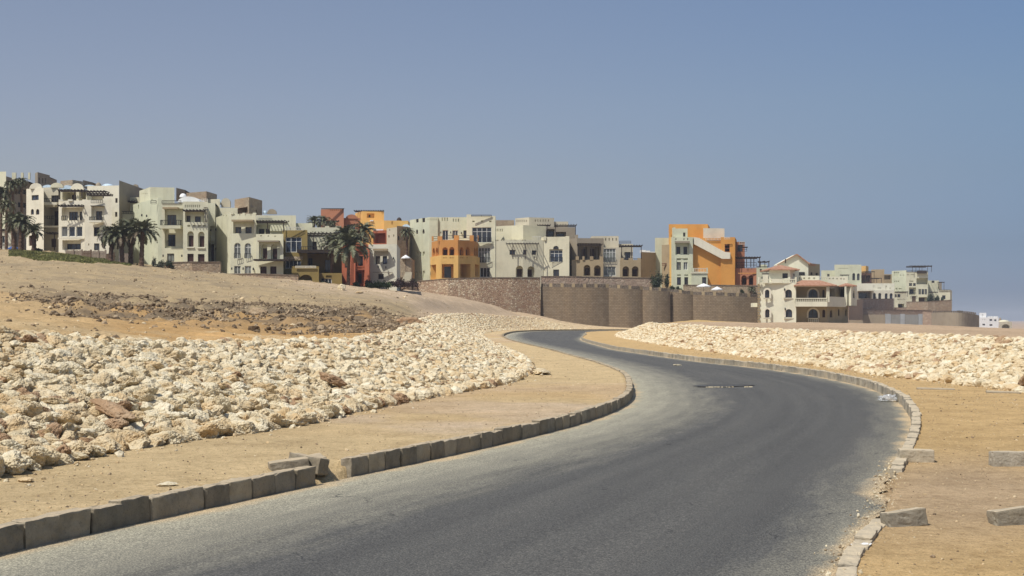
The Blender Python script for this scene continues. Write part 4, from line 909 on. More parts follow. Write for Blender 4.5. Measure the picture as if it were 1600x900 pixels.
h = House(B_, 'brick red building with sloping buttresses behind the tallest palm', 'building', 4, 690, 229, vbase=835)
h.block([(566, 233), (660, 231), (812, 230)], 440, 835, 'red', [('n', 690, 490, 765, 632, {'dep': .4, 'kids': [('w', 704, 540, 752, 630)]}), ('o', 672, 684, 752, 800, {'gl': 'glassb', 'dep': 1.4}), ('w', 592, 590, 625, 650)], drop=3)
h.gable(728, 812, 418, 445, 230.1, 'red'); h.slab(664, 804, 636, 648, 230, .6, 'red'); h.slab(664, 804, 658, 672, 230, .7, 'red')
m = MB()
for u in (640, 652, 782): 
    x0 = h.x(u, 230); w_ = .9
    z0, z1 = h.z(850, 230), h.z(470, 230)
    a_ = [(x0, 227.6, z0), (x0 + w_, 227.6, z0), (x0 + w_*.8, 229.9, z1), (x0 + w_*.2, 229.9, z1)]; m.face(a_)
    m.face([(x0 + w_, 227.6, z0), (x0 + w_, 229.95, z0), (x0 + w_*.8, 229.9, z1)]); m.face([(x0, 229.95, z0), (x0, 227.6, z0), (x0 + w_*.2, 229.9, z1)])
m.build('buttress', M['red'], h.root)

h = House(B_, 'small pale grey house with a hooded pair of windows right of the red building', 'building', 4, 950, 232, vbase=790)
h.block([(815, 233), (1080, 232)], 430, 800, 'pale', [('n', 866, 492, 1002, 616, {'dep': .45, 'kids': [('w', 874, 540, 917, 615), ('w', 940, 540, 981, 615)]}), ('w', 905, 708, 957, 757)], drop=3, right=(1112, 248))
h.slab(862, 998, 474, 490, 232, 1.1, 'tan', 'awning'); h.slab(855, 1040, 690, 696, 232, .3, 'taupe'); h.lamps([(907, 640), (978, 645), (1048, 560)], 232)

h = House(B_, 'terracotta coloured house with a rounded gable on the skyline behind the palms', 'building', 4, 520, 292, vbase=420)
h.block([(368, 296), (583, 294)], 100, 420, 'rust', slots(450, 560, 6, 104, 116, 6), drop=6); h.slab(372, 588, 94, 101, 294, .3, 'dark', 'coping')
h.block([(583, 296), (736, 296)], 184, 420, 'rust', [('w', 610, 245, 690, 300, {'cols': 3})], drop=6); h.gable(600, 712, 150, 190, 295.8, 'rust'); h.pergola(395, 540, 215, 292, 1.5, 300, posts=(400, 500))
h = House(B_, 'orange house with a dark roof pergola on the skyline beside the terracotta one', 'building', 4, 850, 290, vbase=420)
h.block([(690, 302), (757, 297), (960, 298)], 128, 300, 'orange2', [('n', 800, 140, 870, 182, {'dep': .6, 'kids': [('w', 820, 150, 836, 176)]})], drop=4)
h.pergola(690, 960, 122, 300, 2.2, 130, posts=(700, 955)); h.block([(736, 292), (960, 292)], 206, 420, 'orange2', slots(770, 840, 3, 225, 250, 7), drop=6)
h.block([(960, 290), (1185, 291)], 208, 420, 'orange2', [('s', 1030, 215, 1042, 245)], drop=6); h.slab(830, 860, 204, 214, 292, .3, 'chalk'); h.slab(862, 960, 292, 308, 291, 1.5, 'chalk', 'awning')
h.rail(820, 990, 328, 418, 288, .3, 'wood', step=.6); h.dome(1100, 24, 176, 208, 296, 'dark')
h = House(B_, 'stone and tan plaster house just left of the long pale green block', 'building', 4, 1080, 280, vbase=560)
h.block([(858, 285), (985, 284)], 300, 560, 'red', [('o', 870, 325, 975, 420, {'dep': 1.5, 'blank': 1})], drop=6)
h.block([(985, 283), (1082, 279)], 276, 560, 'beige', [('s', 1000, 345, 1012, 368), ('s', 1046, 338, 1056, 360), ('s', 1010, 290, 1018, 305)], drop=8)
h.block([(1082, 278), (1185, 281)], 262, 560, 'stone2', [('w', 1090, 350, 1106, 392)], drop=8); h.vault(1130, 1205, 242, 270, 290)
h.block([(1100, 262), (1215, 262)], 560, 690, 'stone2', drop=1, name='garden_wall'); 
m = MB()
for k in range(10): m.box(h.x(1120 + k * 3, 258), h.x(1210, 258), 258 + k * .35, 258 + k * .35 + .35, h.z(790, 258), h.z(775 - k * 10, 258))
m.build('steps', M['beige'], h.root)

h = House(B_, 'long pale green block with small paired slit windows and glazed balconies beside the orange bay', 'building', 5, 420, 264, vbase=600, dy=16.0)
h.block([(103, 272), (255, 264), (320, 264)], 104, 600, 'sage', [('w', 150, 106, 170, 138), ('w', 199, 98, 220, 136), ('a', 150, 192, 166, 228), ('a', 200, 190, 217, 225),
  ('s', 152, 367, 166, 400), ('s', 178, 367, 191, 400), ('s', 203, 365, 218, 400), ('s', 150, 520, 166, 552), ('s', 178, 518, 191, 570), ('s', 203, 515, 218, 570)] + slots(232, 315, 7, 108, 120, 3), drop=4)
h.block([(320, 264.5), (545, 264)], 97, 600, 'sage', [('w', 356, 198, 402, 276, {'fr': 'wframe'}), ('w', 434, 200, 478, 262, {'fr': 'wframe'}), ('w', 520, 200, 546, 262)] + slots(345, 405, 3, 100, 126, 6) + slots(432, 492, 3, 108, 132, 6), drop=4)
h.lamps([(345, 215), (422, 215), (504, 218)], 264)
h.block([(545, 262), (770, 261)], 88, 600, 'cream2', [('w', 588, 176, 740, 294, {'cols': 4, 'fr': 'wframe'}), ('w', 637, 335, 730, 452, {'cols': 4, 'fr': 'wframe', 'gl': 'curt'}), ('w', 650, 490, 728, 566, {'cols': 3, 'fr': 'wframe'}),
  ('s', 590, 124, 608, 136), ('s', 658, 122, 676, 136), ('s', 722, 124, 740, 136)], drop=4)
h.rail(588, 740, 255, 294, 261, .3); h.rail(645, 730, 412, 452, 261, .3); h.slab(582, 745, 294, 302, 261, .4, 'cream2'); h.rail(582, 740, 78, 95, 261, .1, 'dark', bars=True); h.box(545, 580, 75, 92, 262, 1.5, 'cream2', 'pillar')
h = House(B_, 'bright orange octagonal bay with arched openings and a roof terrace', 'building', 5, 450, 252, vbase=590, dy=16.0)
bay = [(272, 259), (345, 252), (478, 252), (600, 255), (636, 261)]
h.block(bay, 283, 402, 'orange3', [('q', 279, 336, 298, 398, {'dep': .7}), ('q', 304, 334, 322, 396, {'dep': .7}), ('q', 356, 332, 398, 395, {'dep': .7}), ('q', 410, 330, 450, 395, {'dep': .7}), ('q', 491, 331, 523, 395, {'dep': .7}), ('q', 539, 331, 571, 395, {'dep': .7}), ('q', 603, 333, 616, 396, {'dep': .7}), ('q', 620, 334, 632, 397, {'dep': .7})], depth=4)
bay2 = [(262, 258.7), (343, 251.4), (480, 251.4), (606, 254.4), (648, 260.7)]
h.block(bay2, 402, 585, 'orange2', [('s', 362, 410, 372, 418), ('s', 380, 410, 390, 418), ('s', 415, 410, 425, 418), ('s', 434, 410, 444, 418), ('s', 496, 410, 505, 418), ('s', 510, 410, 520, 418), ('s', 545, 410, 554, 418),
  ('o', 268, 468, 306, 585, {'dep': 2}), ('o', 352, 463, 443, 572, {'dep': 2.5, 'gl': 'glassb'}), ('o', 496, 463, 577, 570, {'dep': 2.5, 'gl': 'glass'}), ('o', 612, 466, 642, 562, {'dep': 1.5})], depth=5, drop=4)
h.merlons([(272, 287), (318, 356)], 246, 284, 252.6, 'orange3'); h.merlons([(446, 486), (570, 600)], 238, 284, 252.4, 'orange3'); h.box(628, 637, 240, 284, 255, 1.0, 'orange3', 'pillar')
h.rail(356, 446, 240, 280, 252.6, .05, bars=True); h.rail(486, 570, 240, 280, 252.5, .05, bars=True); h.rail(286, 319, 246, 282, 253.5, .05, bars=True); h.rail(600, 630, 242, 282, 255, .05, bars=True)

h = House(B_, 'cream block with two ground floor arches and a dark balcony pergola mid row', 'building', 6, 300, 264, vbase=520, dy=16.0)
h.block([(40, 274), (258, 270), (418, 273)], 148, 300, 'cream', [('s', 64, 168, 70, 188), ('s', 78, 168, 84, 188), ('s', 94, 168, 100, 188), ('s', 108, 168, 114, 188)], drop=2)
h.block([(42, 261.15), (258, 261.1), (400, 262.2)], 246, 520, 'cream', [('s', 60, 246, 70, 254), ('s', 76, 246, 84, 254), ('s', 105, 244, 112, 252), ('s', 118, 244, 126, 252), ('s', 170, 243, 178, 250), ('s', 196, 243, 205, 250), ('s', 250, 245, 258, 252), ('s', 268, 245, 276, 252),
  ('w', 163, 317, 202, 351), ('w', 244, 317, 283, 351), ('w', 320, 320, 350, 352), ('q', 207, 428, 258, 508, {'dep': 1.2}), ('q', 289, 432, 339, 508, {'dep': 1.2})], drop=4)
h.pergola(140, 366, 275, 262.2, 2.2, 385, posts=(186, 272, 355), step=.55); h.slab(190, 350, 376, 384, 262, .3, 'cream'); h.rail(205, 242, 360, 382, 262, .3, 'dark', bars=True); h.rail(288, 338, 360, 382, 262, .3, 'dark', bars=True)
h.rail(325, 384, 222, 254, 262.5, .05, 'rail')
h.block([(388, 262.4), (583, 261)], 225, 520, 'cream', [('n', 443, 312, 535, 404, {'dep': .25, 'kids': [('w', 446, 318, 534, 402, {'cols': 3, 'fr': 'wframe'})]}), ('a', 470, 289, 508, 313), ('w', 470, 455, 511, 507)], drop=4)
h.rail(445, 535, 368, 404, 261.6, .25); h.merlons([(404, 420), (556, 583)], 225 - 4, 250, 261.9, 'cream'); h.rail(420, 556, 226, 252, 266, .05)
h.block([(203, 284), (300, 281), (476, 283)], 92, 260, 'beige', slots(208, 290, 6, 105, 122, 5) + slots(335, 445, 6, 103, 120, 6), drop=2)
h.block([(62, 286), (195, 286)], 108, 170, 'stone2', drop=2); h.block([(418, 278), (625, 278)], 158, 260, 'taupe', [('o', 425, 170, 480, 255, {'dep': 1.5, 'gl': 'glass'}), ('o', 488, 190, 560, 255, {'dep': 1.5, 'gl': 'glassb'})], drop=2)
h.pergola(357, 448, 146, 276, 2.5, 240, posts=(425,), mat='dark'); h.pergola(478, 628, 150, 276, 4, 250, posts=(482, 620), mat='dark'); h.block([(476, 284), (575, 284)], 118, 200, 'beige')

h = House(B_, 'brown and taupe block with a deep red-brown roof loggia and several arches', 'building', 6, 720, 264, vbase=515, dy=16.0)
h.block([(583, 267), (636, 265), (825, 266)], 236, 515, 'taupe', [('q', 584, 296, 600, 402), ('q', 584, 425, 605, 500), ('n', 642, 270, 806, 388, {'dep': 2.5, 'kids': [('s', 650, 290, 668, 386), ('o', 690, 292, 730, 386, {'dep': .8}), ('o', 750, 290, 795, 386, {'dep': .8})]})], drop=4)
h.block([(626, 270), (645, 270)], 210, 260, 'taupe'); h.pergola(638, 810, 282, 265, 2.2, 386, posts=(645, 675, 735, 800)); h.rail(640, 738, 240, 262, 267, .05, 'dark', bars=True)
h.block([(600, 262.5), (822, 262)], 386, 515, 'tan', [('q', 684, 422, 731, 498, {'dep': 1.2}), ('q', 757, 425, 804, 500, {'dep': 1.2})], drop=4, depth=3); h.merlons([(628, 650), (675, 690), (728, 752), (796, 822)], 362, 388, 262.1, 'tan')
h.rail(690, 728, 365, 386, 262.3, .05); h.rail(752, 796, 365, 386, 262.3, .05)
h.block([(822, 265), (945, 265)], 300, 515, 'beige', [('w', 820, 308, 909, 402, {'cols': 4, 'fr': 'wframe', 'gl': 'curt'}), ('w', 824, 434, 909, 500, {'cols': 3, 'fr': 'wframe', 'gl': 'curt'})], drop=4); h.rail(822, 909, 372, 402, 265, .25)
h.block([(740, 271), (930, 270)], 220, 320, 'beige', slots(752, 925, 7, 234, 252, 7), drop=1)
h.rail(935, 1015, 254, 274, 268, .05, 'dark', bars=True); h.block([(930, 272), (1030, 272)], 275, 400, 'beige', drop=1)
h.block([(942, 264), (1086, 264)], 388, 515, 'tan', [('q', 957, 432, 1003, 504, {'dep': 1.2}), ('q', 1023, 432, 1070, 504, {'dep': 1.2})], drop=4); h.merlons([(942, 966), (1000, 1030), (1062, 1086)], 374, 392, 264.1, 'tan')
h.block([(935, 269), (1030, 269)], 300, 400, 'beige', [('w', 975, 332, 1012, 388, {'gl': 'glassb'})], drop=1); h.pergola(934, 1086, 292, 268, 3.4, 386, posts=(942, 1010, 1078)); h.rail(966, 1000, 372, 390, 264.2, .05); h.rail(1030, 1062, 378, 392, 264.2, .05)
h.block([(1086, 276), (1192, 279)], 334, 515, 'tan', drop=4)
for (a_, b_, c_, d_) in ((1085, 1120, 318, 336), (1122, 1150, 322, 336), (1152, 1185, 330, 352)): h.box(a_, b_, c_, d_, 288, 2, 'chalk', 'water_tank')

h = House(B_, 'vivid orange building with a pale diagonal outside staircase across its wall', 'building', 7, 480, 280, vbase=548)
h.block([(111, 296), (216, 296)], 197, 500, 'sage', drop=5); h.block([(161, 292), (225, 290)], 248, 548, 'tan', drop=5); h.slab(161, 220, 385, 391, 291, .15, 'brownr'); h.slab(161, 220, 397, 402, 291, .15, 'brownr')
h.block([(213, 292), (502, 292)], 96, 548, 'orange', drop=4, right=(518, 303)); h.rail(213, 240, 132, 160, 291.5, .05, 'orange3', bars=True)
h.block([(468, 287), (625, 288)], 126, 260, 'white'); h.box(246, 262, 120, 190, 285.6, 2, 'sage', 'pillar')
h.block([(262, 285.6), (352, 285.6)], 128, 230, 'sage', [('w', 319, 158, 336, 188)])
h.block([(218, 285.4), (233, 285.4)], 190, 548, 'orange2', drop=4)
h.block([(232, 284.8), (391, 284.8)], 192, 558, 'sage', [('s', 262, 198, 269, 214), ('a', 322, 198, 329, 214), ('a', 350, 198, 357, 214), ('n', 262, 236, 364, 322, {'dep': .4, 'kids': [('w', 271, 262, 300, 318), ('w', 323, 262, 351, 318)]}),
  ('n', 270, 348, 354, 436, {'dep': .12, 'kids': [('w', 272, 376, 303, 434, {'gl': 'curt'}), ('w', 323, 376, 353, 434, {'gl': 'curt', 'fr': 'wframe'}), ('s', 273, 350, 302, 362), ('s', 323, 350, 353, 362)]}),
  ('w', 274, 488, 303, 546), ('w', 328, 488, 356, 546), ('s', 274, 468, 303, 478), ('s', 328, 468, 356, 478)], drop=4, right=(400, 292))
h.slab(258, 364, 222, 236, 284.8, 1.0, 'taupe', 'awning')
h.block([(391, 286), (700, 286)], 198, 548, 'orange', drop=4); h.block([(597, 285.5), (702, 285.5)], 192, 548, 'orange', [('n', 627, 244, 664, 302, {'dep': .5, 'kids': []})], drop=4, right=(715, 296))
h.rail(627, 664, 250, 300, 285.6, .05, 'red', bars=True, name='grille'); h.rail(487, 594, 196, 216, 285.8, .05, 'rail'); h.rail(625, 664, 192, 208, 284.9, .05, 'rail')
# stepped outside stair
m = MB(); Y0 = 285.0; st = [(398, 192)]; n_ = 15
for k in range(n_):
    ua = 430 + (632 - 430) * k / n_; ub = 430 + (632 - 430) * (k + 1) / n_; va = 196 + (306 - 196) * k / n_; vb_ = 196 + (306 - 196) * (k + 1) / n_
    st += [(ua, va), (ub, va + .35 * (vb_ - va))]
st += [(668, 306), (668, 352), (607, 352), (400, 243)]
pts = [(h.x(u, Y0), h.z(v, Y0)) for u, v in st]
m.face([(x, Y0, z) for x, z in pts]); m.face([(x, Y0 + .95, z) for x, z in pts][::-1])
for i in range(len(pts)): (a, b_), (c_, d_) = pts[i], pts[(i + 1) % len(pts)]; m.face([(a, Y0, b_), (a, Y0 + .95, b_), (c_, Y0 + .95, d_), (c_, Y0, d_)])
m.build('outside_stair', M['white'], h.root)
h.block([(380, 283.6), (500, 283.6)], 450, 552, 'sage', [('w', 460, 488, 491, 545)], drop=4); h.slab(376, 504, 453, 460, 283.6, .2, 'white'); h.rail(400, 492, 422, 450, 283.6, .02, 'rail'); h.box(492, 502, 418, 452, 283.6, .4, 'sage', 'pillar'); h.box(380, 400, 420, 452, 283.6, .4, 'sage', 'pillar')
h = House(B_, 'terracotta red wing with two arches and a dark pergola beside the orange building', 'building', 7, 780, 284, vbase=548)
h.block([(704, 287), (862, 286)], 422, 552, 'rust', [('q', 750, 474, 789, 545, {'dep': 1}), ('q', 804, 474, 838, 545, {'dep': 1})], drop=4); h.block([(714, 292), (775, 292)], 226, 430, 'rust', [('w', 722, 250, 760, 300)])
h.pergola(704, 866, 347, 290, 4, 420, posts=(710, 765, 796, 818, 860)); h.rail(716, 788, 270, 300, 291, .3, 'iron', bars=True); h.rail(716, 860, 378, 420, 287, .1, 'iron', bars=True); h.slab(740, 792, 264, 272, 291, .9, 'dark', 'awning'); h.slab(725, 860, 456, 462, 286, .12, 'orange3')
h.rail(735, 775, 225, 248, 292, .05, 'rail')
h = House(B_, 'pale green upper storeys with a roof pergola, between red wing and villa', 'building', 8, 200, 300, vbase=350)
h.block([(130, 302), (270, 302)], 246, 400, 'sage', [('w', 175, 260, 195, 290)], drop=6); h.block([(170, 303), (245, 303)], 215, 300, 'sage'); h.pergola(155, 250, 188, 301, 2.5, 246, posts=(160, 205, 245), step=.8); h.rail(150, 255, 230, 246, 301, .05, bars=True)

# ---------------- villa
h = House('villa', 'cream villa with terracotta tiled roofs and arched windows standing alone below the wall', 'villa', 8, 400, 236, vbase=800)
def aw(u0, v0, u1, v1): return ('a', u0, v0, u1, v1, {'dep': .22, 'gl': 'glass', 'fr': 'dframe'})
h.block([(156, 237), (540, 236)], 400, 800, 'villa', [aw(226, 466, 272, 548), aw(430, 465, 497, 548), aw(228, 662, 273, 745), aw(433, 662, 500, 745)], drop=3, depth=12)
for (a_, b_, c_) in ((212, 285, 550), (415, 508, 551), (214, 288, 749), (418, 513, 750)): h.slab(a_, b_, c_, c_ + 12, 236.3, .25, 'beige', 'sill')
def surround(u0, v0, u1, v1, Y):
    m = MB(); x0, x1, z0, z1 = h.x(u0, Y), h.x(u1, Y), h.z(v1, Y), h.z(v0, Y); r = (x1 - x0) / 2; rr = r + .28; cx_ = (x0 + x1) / 2; zs = z1 - r; N = 12
    inn = [(x0, z0)] + [(cx_ - r * math.cos(math.pi*k/N), zs + r * math.sin(math.pi*k/N)) for k in range(N+1)] + [(x1, z0)]; out = [(cx_ - rr, z0)] + [(cx_ - rr * math.cos(math.pi*k/N), zs + rr * math.sin(math.pi*k/N)) for k in range(N+1)] + [(cx_ + rr, z0)]
    y = Y - .09
    for i in range(len(inn) - 1):
        m.face([(out[i][0], y, out[i][1]), (inn[i][0], y, inn[i][1]), (inn[i+1][0], y, inn[i+1][1]), (out[i+1][0], y, out[i+1][1])]); m.face([(out[i][0], Y, out[i][1]), (out[i][0], y, out[i][1]), (out[i+1][0], y, out[i+1][1]), (out[i+1][0], Y, out[i+1][1])])
        m.face([(inn[i][0], y, inn[i][1]), (inn[i][0], Y + .2, inn[i][1]), (inn[i+1][0], Y + .2, inn[i+1][1]), (inn[i+1][0], y, inn[i+1][1])])
    m.build('window_surround', M['white'], h.root)
for a_ in ((226, 466, 272, 548), (430, 465, 497, 548), (228, 662, 273, 745), (433, 662, 500, 745)): surround(*a_, 236.3)
for k in range(14):
    v0 = 408 + k * 28; h.box(154, 182 if k % 2 else 172, v0, v0 + 17, 236.78, .2, 'tan', 'quoin')
h.block([(538, 239.5), (850, 239.5)], 400, 800, 'villa_shade', [aw(663, 463, 755, 550), aw(663, 662, 757, 750), ('a', 803, 468, 826, 545), ('a', 803, 668, 832, 745, {'gl': 'shut'})], drop=3)
surround(663, 463, 755, 550, 239.5); surround(663, 662, 757, 750, 239.5)
h.block([(850, 240), (1062, 252)], 620, 800, 'villa_shade', [('a', 878, 670, 904, 745, {'gl': 'shut'}), ('a', 960, 655, 976, 730), ('a', 1034, 658, 1048, 733)], drop=3)  # receding right side, shade painted into the plaster
h.block([(865, 243), (1032, 252)], 430, 620, 'taupe', [('o', 870, 455, 930, 550, {'dep': 2}), ('w', 985, 440, 1026, 552)], drop=0)  # upper storey of the receding side, shade painted as taupe
Y = 236.0
m = MB(); m.box(h.x(530, Y), h.x(850, Y), Y - .2, 239.5, h.z(636, Y), h.z(592, Y)); bfl = m.build('balcony', M['villa'], h.root)
m = MB(); P0 = (h.x(850, 235.8), 235.8); P1 = (h.x(1042, 245), 245.0); z0, z1 = h.z(636, 236), h.z(592, 236)
m.face([(P0[0], P0[1], z0), (P1[0], P1[1], z0), (P1[0], P1[1], z1), (P0[0], P0[1], z1)]); m.face([(P0[0], P0[1], z1), (P1[0], P1[1], z1), (P0[0], 250, z1)]); m.face([(P0[0], P0[1], z0), (P0[0], 250, z0), (P1[0], P1[1], z0)])
z2 = h.z(552, 236); m.face([(P0[0], P0[1], z1), (P1[0], P1[1], z1), (P1[0], P1[1], z1 + .95), (P0[0], P0[1], z1 + .95)]); m.build('balcony', M['villa'], h.root)
def balus(u0, u1, v0, v1, Y, step=.3):
    m = MB(); x0, x1, z0, z1 = h.x(u0, Y), h.x(u1, Y), h.z(v1, Y), h.z(v0, Y); m.box(x0, x1, Y - .12, Y + .12, z1 - .14, z1); m.box(x0, x1, Y - .1, Y + .1, z0, z0 + .1); n = int((x1 - x0) / step)
    for k in range(n + 1):
        x = x0 + (x1 - x0) * k / n; zm = z0 + (z1 - z0) * .4; m.bar((x, Y, z0 + .1), (x, Y, zm), .05, 0, .095, 6); m.bar((x, Y, zm), (x, Y, z1 - .14), .095, 0, .05, 6)
    return m.build('balustrade', M['villa'], h.root)
balus(528, 848, 550, 592, 235.9); balus(662, 760, 752, 800, 238.6); balus(172, 206, 365, 398, 236.2); balus(258, 292, 362, 396, 236.2); balus(400, 532, 360, 394, 236.2)
for u0, u1, v0 in ((156, 170, 340), (206, 256, 316), (292, 400, 360), (528, 542, 340)):
    m = MB(); m.box(h.x(u0, 236.2), h.x(u1, 236.2), 236.0, 236.35, h.z(400, 236), h.z(v0, 236)); m.build('parapet', M['villa'], h.root)
h.slab(170, 535, 398, 404, 236.3, .2, 'villa')
for u in (526, 846, 862): h.box(u, u + 12, 432, 592, 235.9, .4, 'villa', 'column')
h.box(1030, 1044, 430, 640, 244.5, .4, 'villa', 'column')
h.block([(1030, 246), (1092, 244.5), (1150, 251)], 428, 628, 'villa', [('a', 1112, 468, 1130, 552)])
h.block([(536, 247), (772, 246)], 328, 420, 'villa', [('s', 562, 346, 578, 362), ('s', 612, 344, 628, 360), ('s', 662, 344, 678, 360), ('s', 712, 344, 728, 360)], depth=1.0)
h.block([(858, 252), (1056, 252)], 335, 420, 'villa', [('s', 872, 348, 884, 362), ('s', 905, 348, 917, 362), ('s', 945, 350, 957, 364), ('s', 985, 350, 997, 364), ('s', 1015, 352, 1026, 366)], depth=.6); balus(772, 858, 336, 372, 248)
def hip(u0, u1, ve, ut0, ut1, vt, Y, depth, name='tiled_roof', over=.5):
    m = MB(); x0, x1, ze = h.x(u0, Y), h.x(u1, Y), h.z(ve, Y); xt0, xt1, zt = h.x(ut0, Y), h.x(ut1, Y), h.z(vt, Y); ya, yb = Y - over, Y + depth; ym = (ya + yb) / 2
    A_, B__, C_, D_ = (x0, ya, ze), (x1, ya, ze), (x1, yb, ze), (x0, yb, ze); e, f = (xt0, ym, zt), (xt1, ym, zt)
    m.face([A_, B__, f, e]); m.face([B__, C_, f]); m.face([C_, D_, e, f]); m.face([D_, A_, e]); m.face([A_, D_, C_, B__])
    lo = .18
    for p, q in ((A_, B__), (B__, C_), (C_, D_), (D_, A_)): m.face([(p[0], p[1], p[2]-lo), (q[0], q[1], q[2]-lo), q, p])
    return m.build(name, M['tile'], h.root)
hip(516, 944, 421, 640, 820, 366, 236, 7); h.slab(524, 860, 424, 436, 236, .1, 'villa'); hip(1022, 1142, 424, 1070, 1096, 398, 245, 6)
h.block([(270, 240), (480, 239.5), (568, 246)], 262, 400, 'villa', [('w', 402, 302, 456, 352), ('w', 512, 305, 526, 335)], depth=6); hip(252, 572, 262, 395, 430, 212, 239.5, 7)
# gabled upper storey
Yg = 250.0; gp = [(358, 420), (358, 212), (432, 170), (545, 112), (662, 196), (662, 420)]
m = MB(); q_ = [(h.x(u, Yg), h.z(v, Yg)) for u, v in gp]; m.face([(x, Yg, z) for x, z in q_][::-1])
for i in range(len(q_)): (a, b_), (c_, d_) = q_[i], q_[(i+1) % len(q_)]; m.face([(a, Yg, b_), (a, Yg + 4, b_), (c_, Yg + 4, d_), (c_, Yg, d_)])
m.face([(x, Yg + 4, z) for x, z in q_]); m.build('gable_wall', M['villa'], h.root)
h.block([(662, 250.5), (778, 256)], 205, 420, 'villa_shade', [('w', 684, 292, 706, 322), ('w', 735, 298, 760, 325)]); h.block([(560, 248.5), (640, 248.5)], 326, 420, 'villa'); h.slab(562, 625, 290, 326, 249.9, .05, 'iron', 'window')
m = MB()
def tp(u, v, y): return (h.x(u, Yg), y, h.z(v, Yg))
def thick(pts, t=.25):
    m.face(pts); lo = [(p[0], p[1], p[2] - t) for p in pts]; m.face(lo[::-1])
    for i in range(len(pts)): j = (i + 1) % len(pts); m.face([lo[i], lo[j], pts[j], pts[i]])
thick([tp(545, 107, 249.5), tp(668, 200, 249.5), tp(742, 208, 262), tp(606, 112, 262)]); thick([tp(545, 107, 250.4), tp(352, 211, 250.4), tp(352, 211, 249.6), tp(545, 107, 249.6)], .12)
thick([tp(668, 206, 250), tp(788, 206, 254), tp(768, 150, 262), tp(636, 150, 262)]); thick([tp(788, 206, 254), tp(795, 240, 262), tp(768, 150, 262)])
m.build('tiled_roof', M['tile'], h.root)
h.box(430, 438, 158, 200, 249.4, .3, 'dark', 'chimney'); h.lamps([(423, 462), (428, 658)], 236.2)
h.box(110, 150, 600, 640, 239, 2.5, 'villa', 'outbuilding')

# ---------------- far group on the right
def far(label, u, vb, Y=560): return House(B_, label, 'building', 9, u, Y, vbase=vb)
h = far('distant sage green block with two arched windows, just right of the villa roof', 120, 360)
h.block([(-90, 545), (20, 545)], 120, 300, 'sage', [('w', -40, 150, -20, 175)], drop=4); h.block([(20, 540), (244, 540)], 72, 365, 'sage', [('a', 170, 143, 193, 202, {'dep': .4}), ('a', 208, 145, 231, 202, {'dep': .4})] + slots(52, 135, 8, 100, 107, 5), drop=4)
h.pergola(66, 128, 160, 530, 3, 200, posts=(70, 124)); h.block([(66, 535), (130, 535)], 175, 300, 'sage')
h = far('distant orange upper storey with a dark brown loggia behind the sage green block', 275, 230)
h.block([(245, 552), (282, 548), (304, 556)], 84, 230, 'orange2', drop=4); h.block([(246, 546), (330, 546)], 140, 235, 'brownr', [('o', 252, 160, 320, 215, {'dep': 2.5, 'blank': 1})], drop=4); h.pergola(246, 328, 134, 546, 5, 225, posts=(250, 324)); h.pergola(300, 392, 188, 540, 4, 228, posts=(350, 390)); h.rail(255, 345, 195, 225, 541, .2, 'dark')
h = far('distant plain tan block with a stepped top in the far right group', 400, 230)
h.block([(326, 562), (436, 558)], 112, 230, 'tan', drop=4); h.block([(434, 556), (500, 556)], 152, 230, 'tan', [('n', 436, 160, 490, 195, {'dep': 1.5, 'kids': []})], drop=4)
h = far('long low whitish terrace with a row of four arched windows in the far right group', 380, 362)
h.block([(208, 536), (520, 534)], 228, 300, 'pale', [('s', 345, 245, 352, 262), ('s', 380, 262, 396, 270), ('s', 446, 246, 456, 280), ('s', 480, 264, 490, 272), ('s', 400, 262, 410, 272)], drop=2)
h.block([(330, 530), (520, 530)], 285, 365, 'pale', [('a', 342, 308, 366, 360, {'dep': .5}), ('a', 386, 308, 411, 360, {'dep': .5}), ('a', 440, 310, 464, 360, {'dep': .5}), ('a', 481, 310, 506, 360, {'dep': .5})], drop=3)
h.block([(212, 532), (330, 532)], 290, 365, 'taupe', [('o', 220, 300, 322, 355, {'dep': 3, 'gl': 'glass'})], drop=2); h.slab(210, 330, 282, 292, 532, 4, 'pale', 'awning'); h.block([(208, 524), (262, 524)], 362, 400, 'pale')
h = far('tall stepped cream block topped by a dark pergola frame in the far right group', 640, 400)
h.block([(498, 548), (620, 540)], 122, 400, 'sage', [('s', 516, 132, 526, 172), ('s', 531, 132, 541, 172), ('s', 547, 132, 558, 172), ('s', 518, 205, 526, 220), ('s', 532, 205, 540, 220), ('s', 548, 205, 556, 220), ('s', 568, 155, 576, 165), ('s', 590, 155, 598, 165), ('s', 530, 268, 545, 278), ('s', 555, 268, 580, 276)], drop=3)
h.block([(618, 538), (800, 538)], 130, 400, 'cream2', [('s', 625, 152, 640, 160), ('s', 655, 152, 690, 158), ('w', 642, 226, 668, 250), ('w', 676, 226, 698, 250), ('s', 645, 205, 678, 216), ('o', 704, 185, 800, 236, {'dep': 2.5, 'blank': 1}),
  ('n', 642, 262, 700, 322, {'dep': 1.5, 'kids': [('w', 655, 275, 690, 315)]}), ('d', 667, 335, 699, 384, {'gl': 'wood'}), ('w', 721, 276, 742, 320, {'cols': 1}), ('w', 747, 276, 767, 320, {'cols': 1}), ('w', 772, 276, 792, 320, {'cols': 1}), ('o', 722, 342, 792, 384, {'dep': 1.5})], drop=3)
h.block([(720, 550), (795, 550)], 135, 300, 'tan'); h.pergola(618, 782, 88, 545, 8, 138, posts=(622, 650, 678, 700, 745, 778), step=1.2, th=.4); h.rail(620, 780, 118, 134, 538, .1, 'dark', bars=True); h.rail(642, 698, 300, 320, 537.5, .2); h.box(714, 790, 122, 145, 537, 1, 'dark', 'canopy')
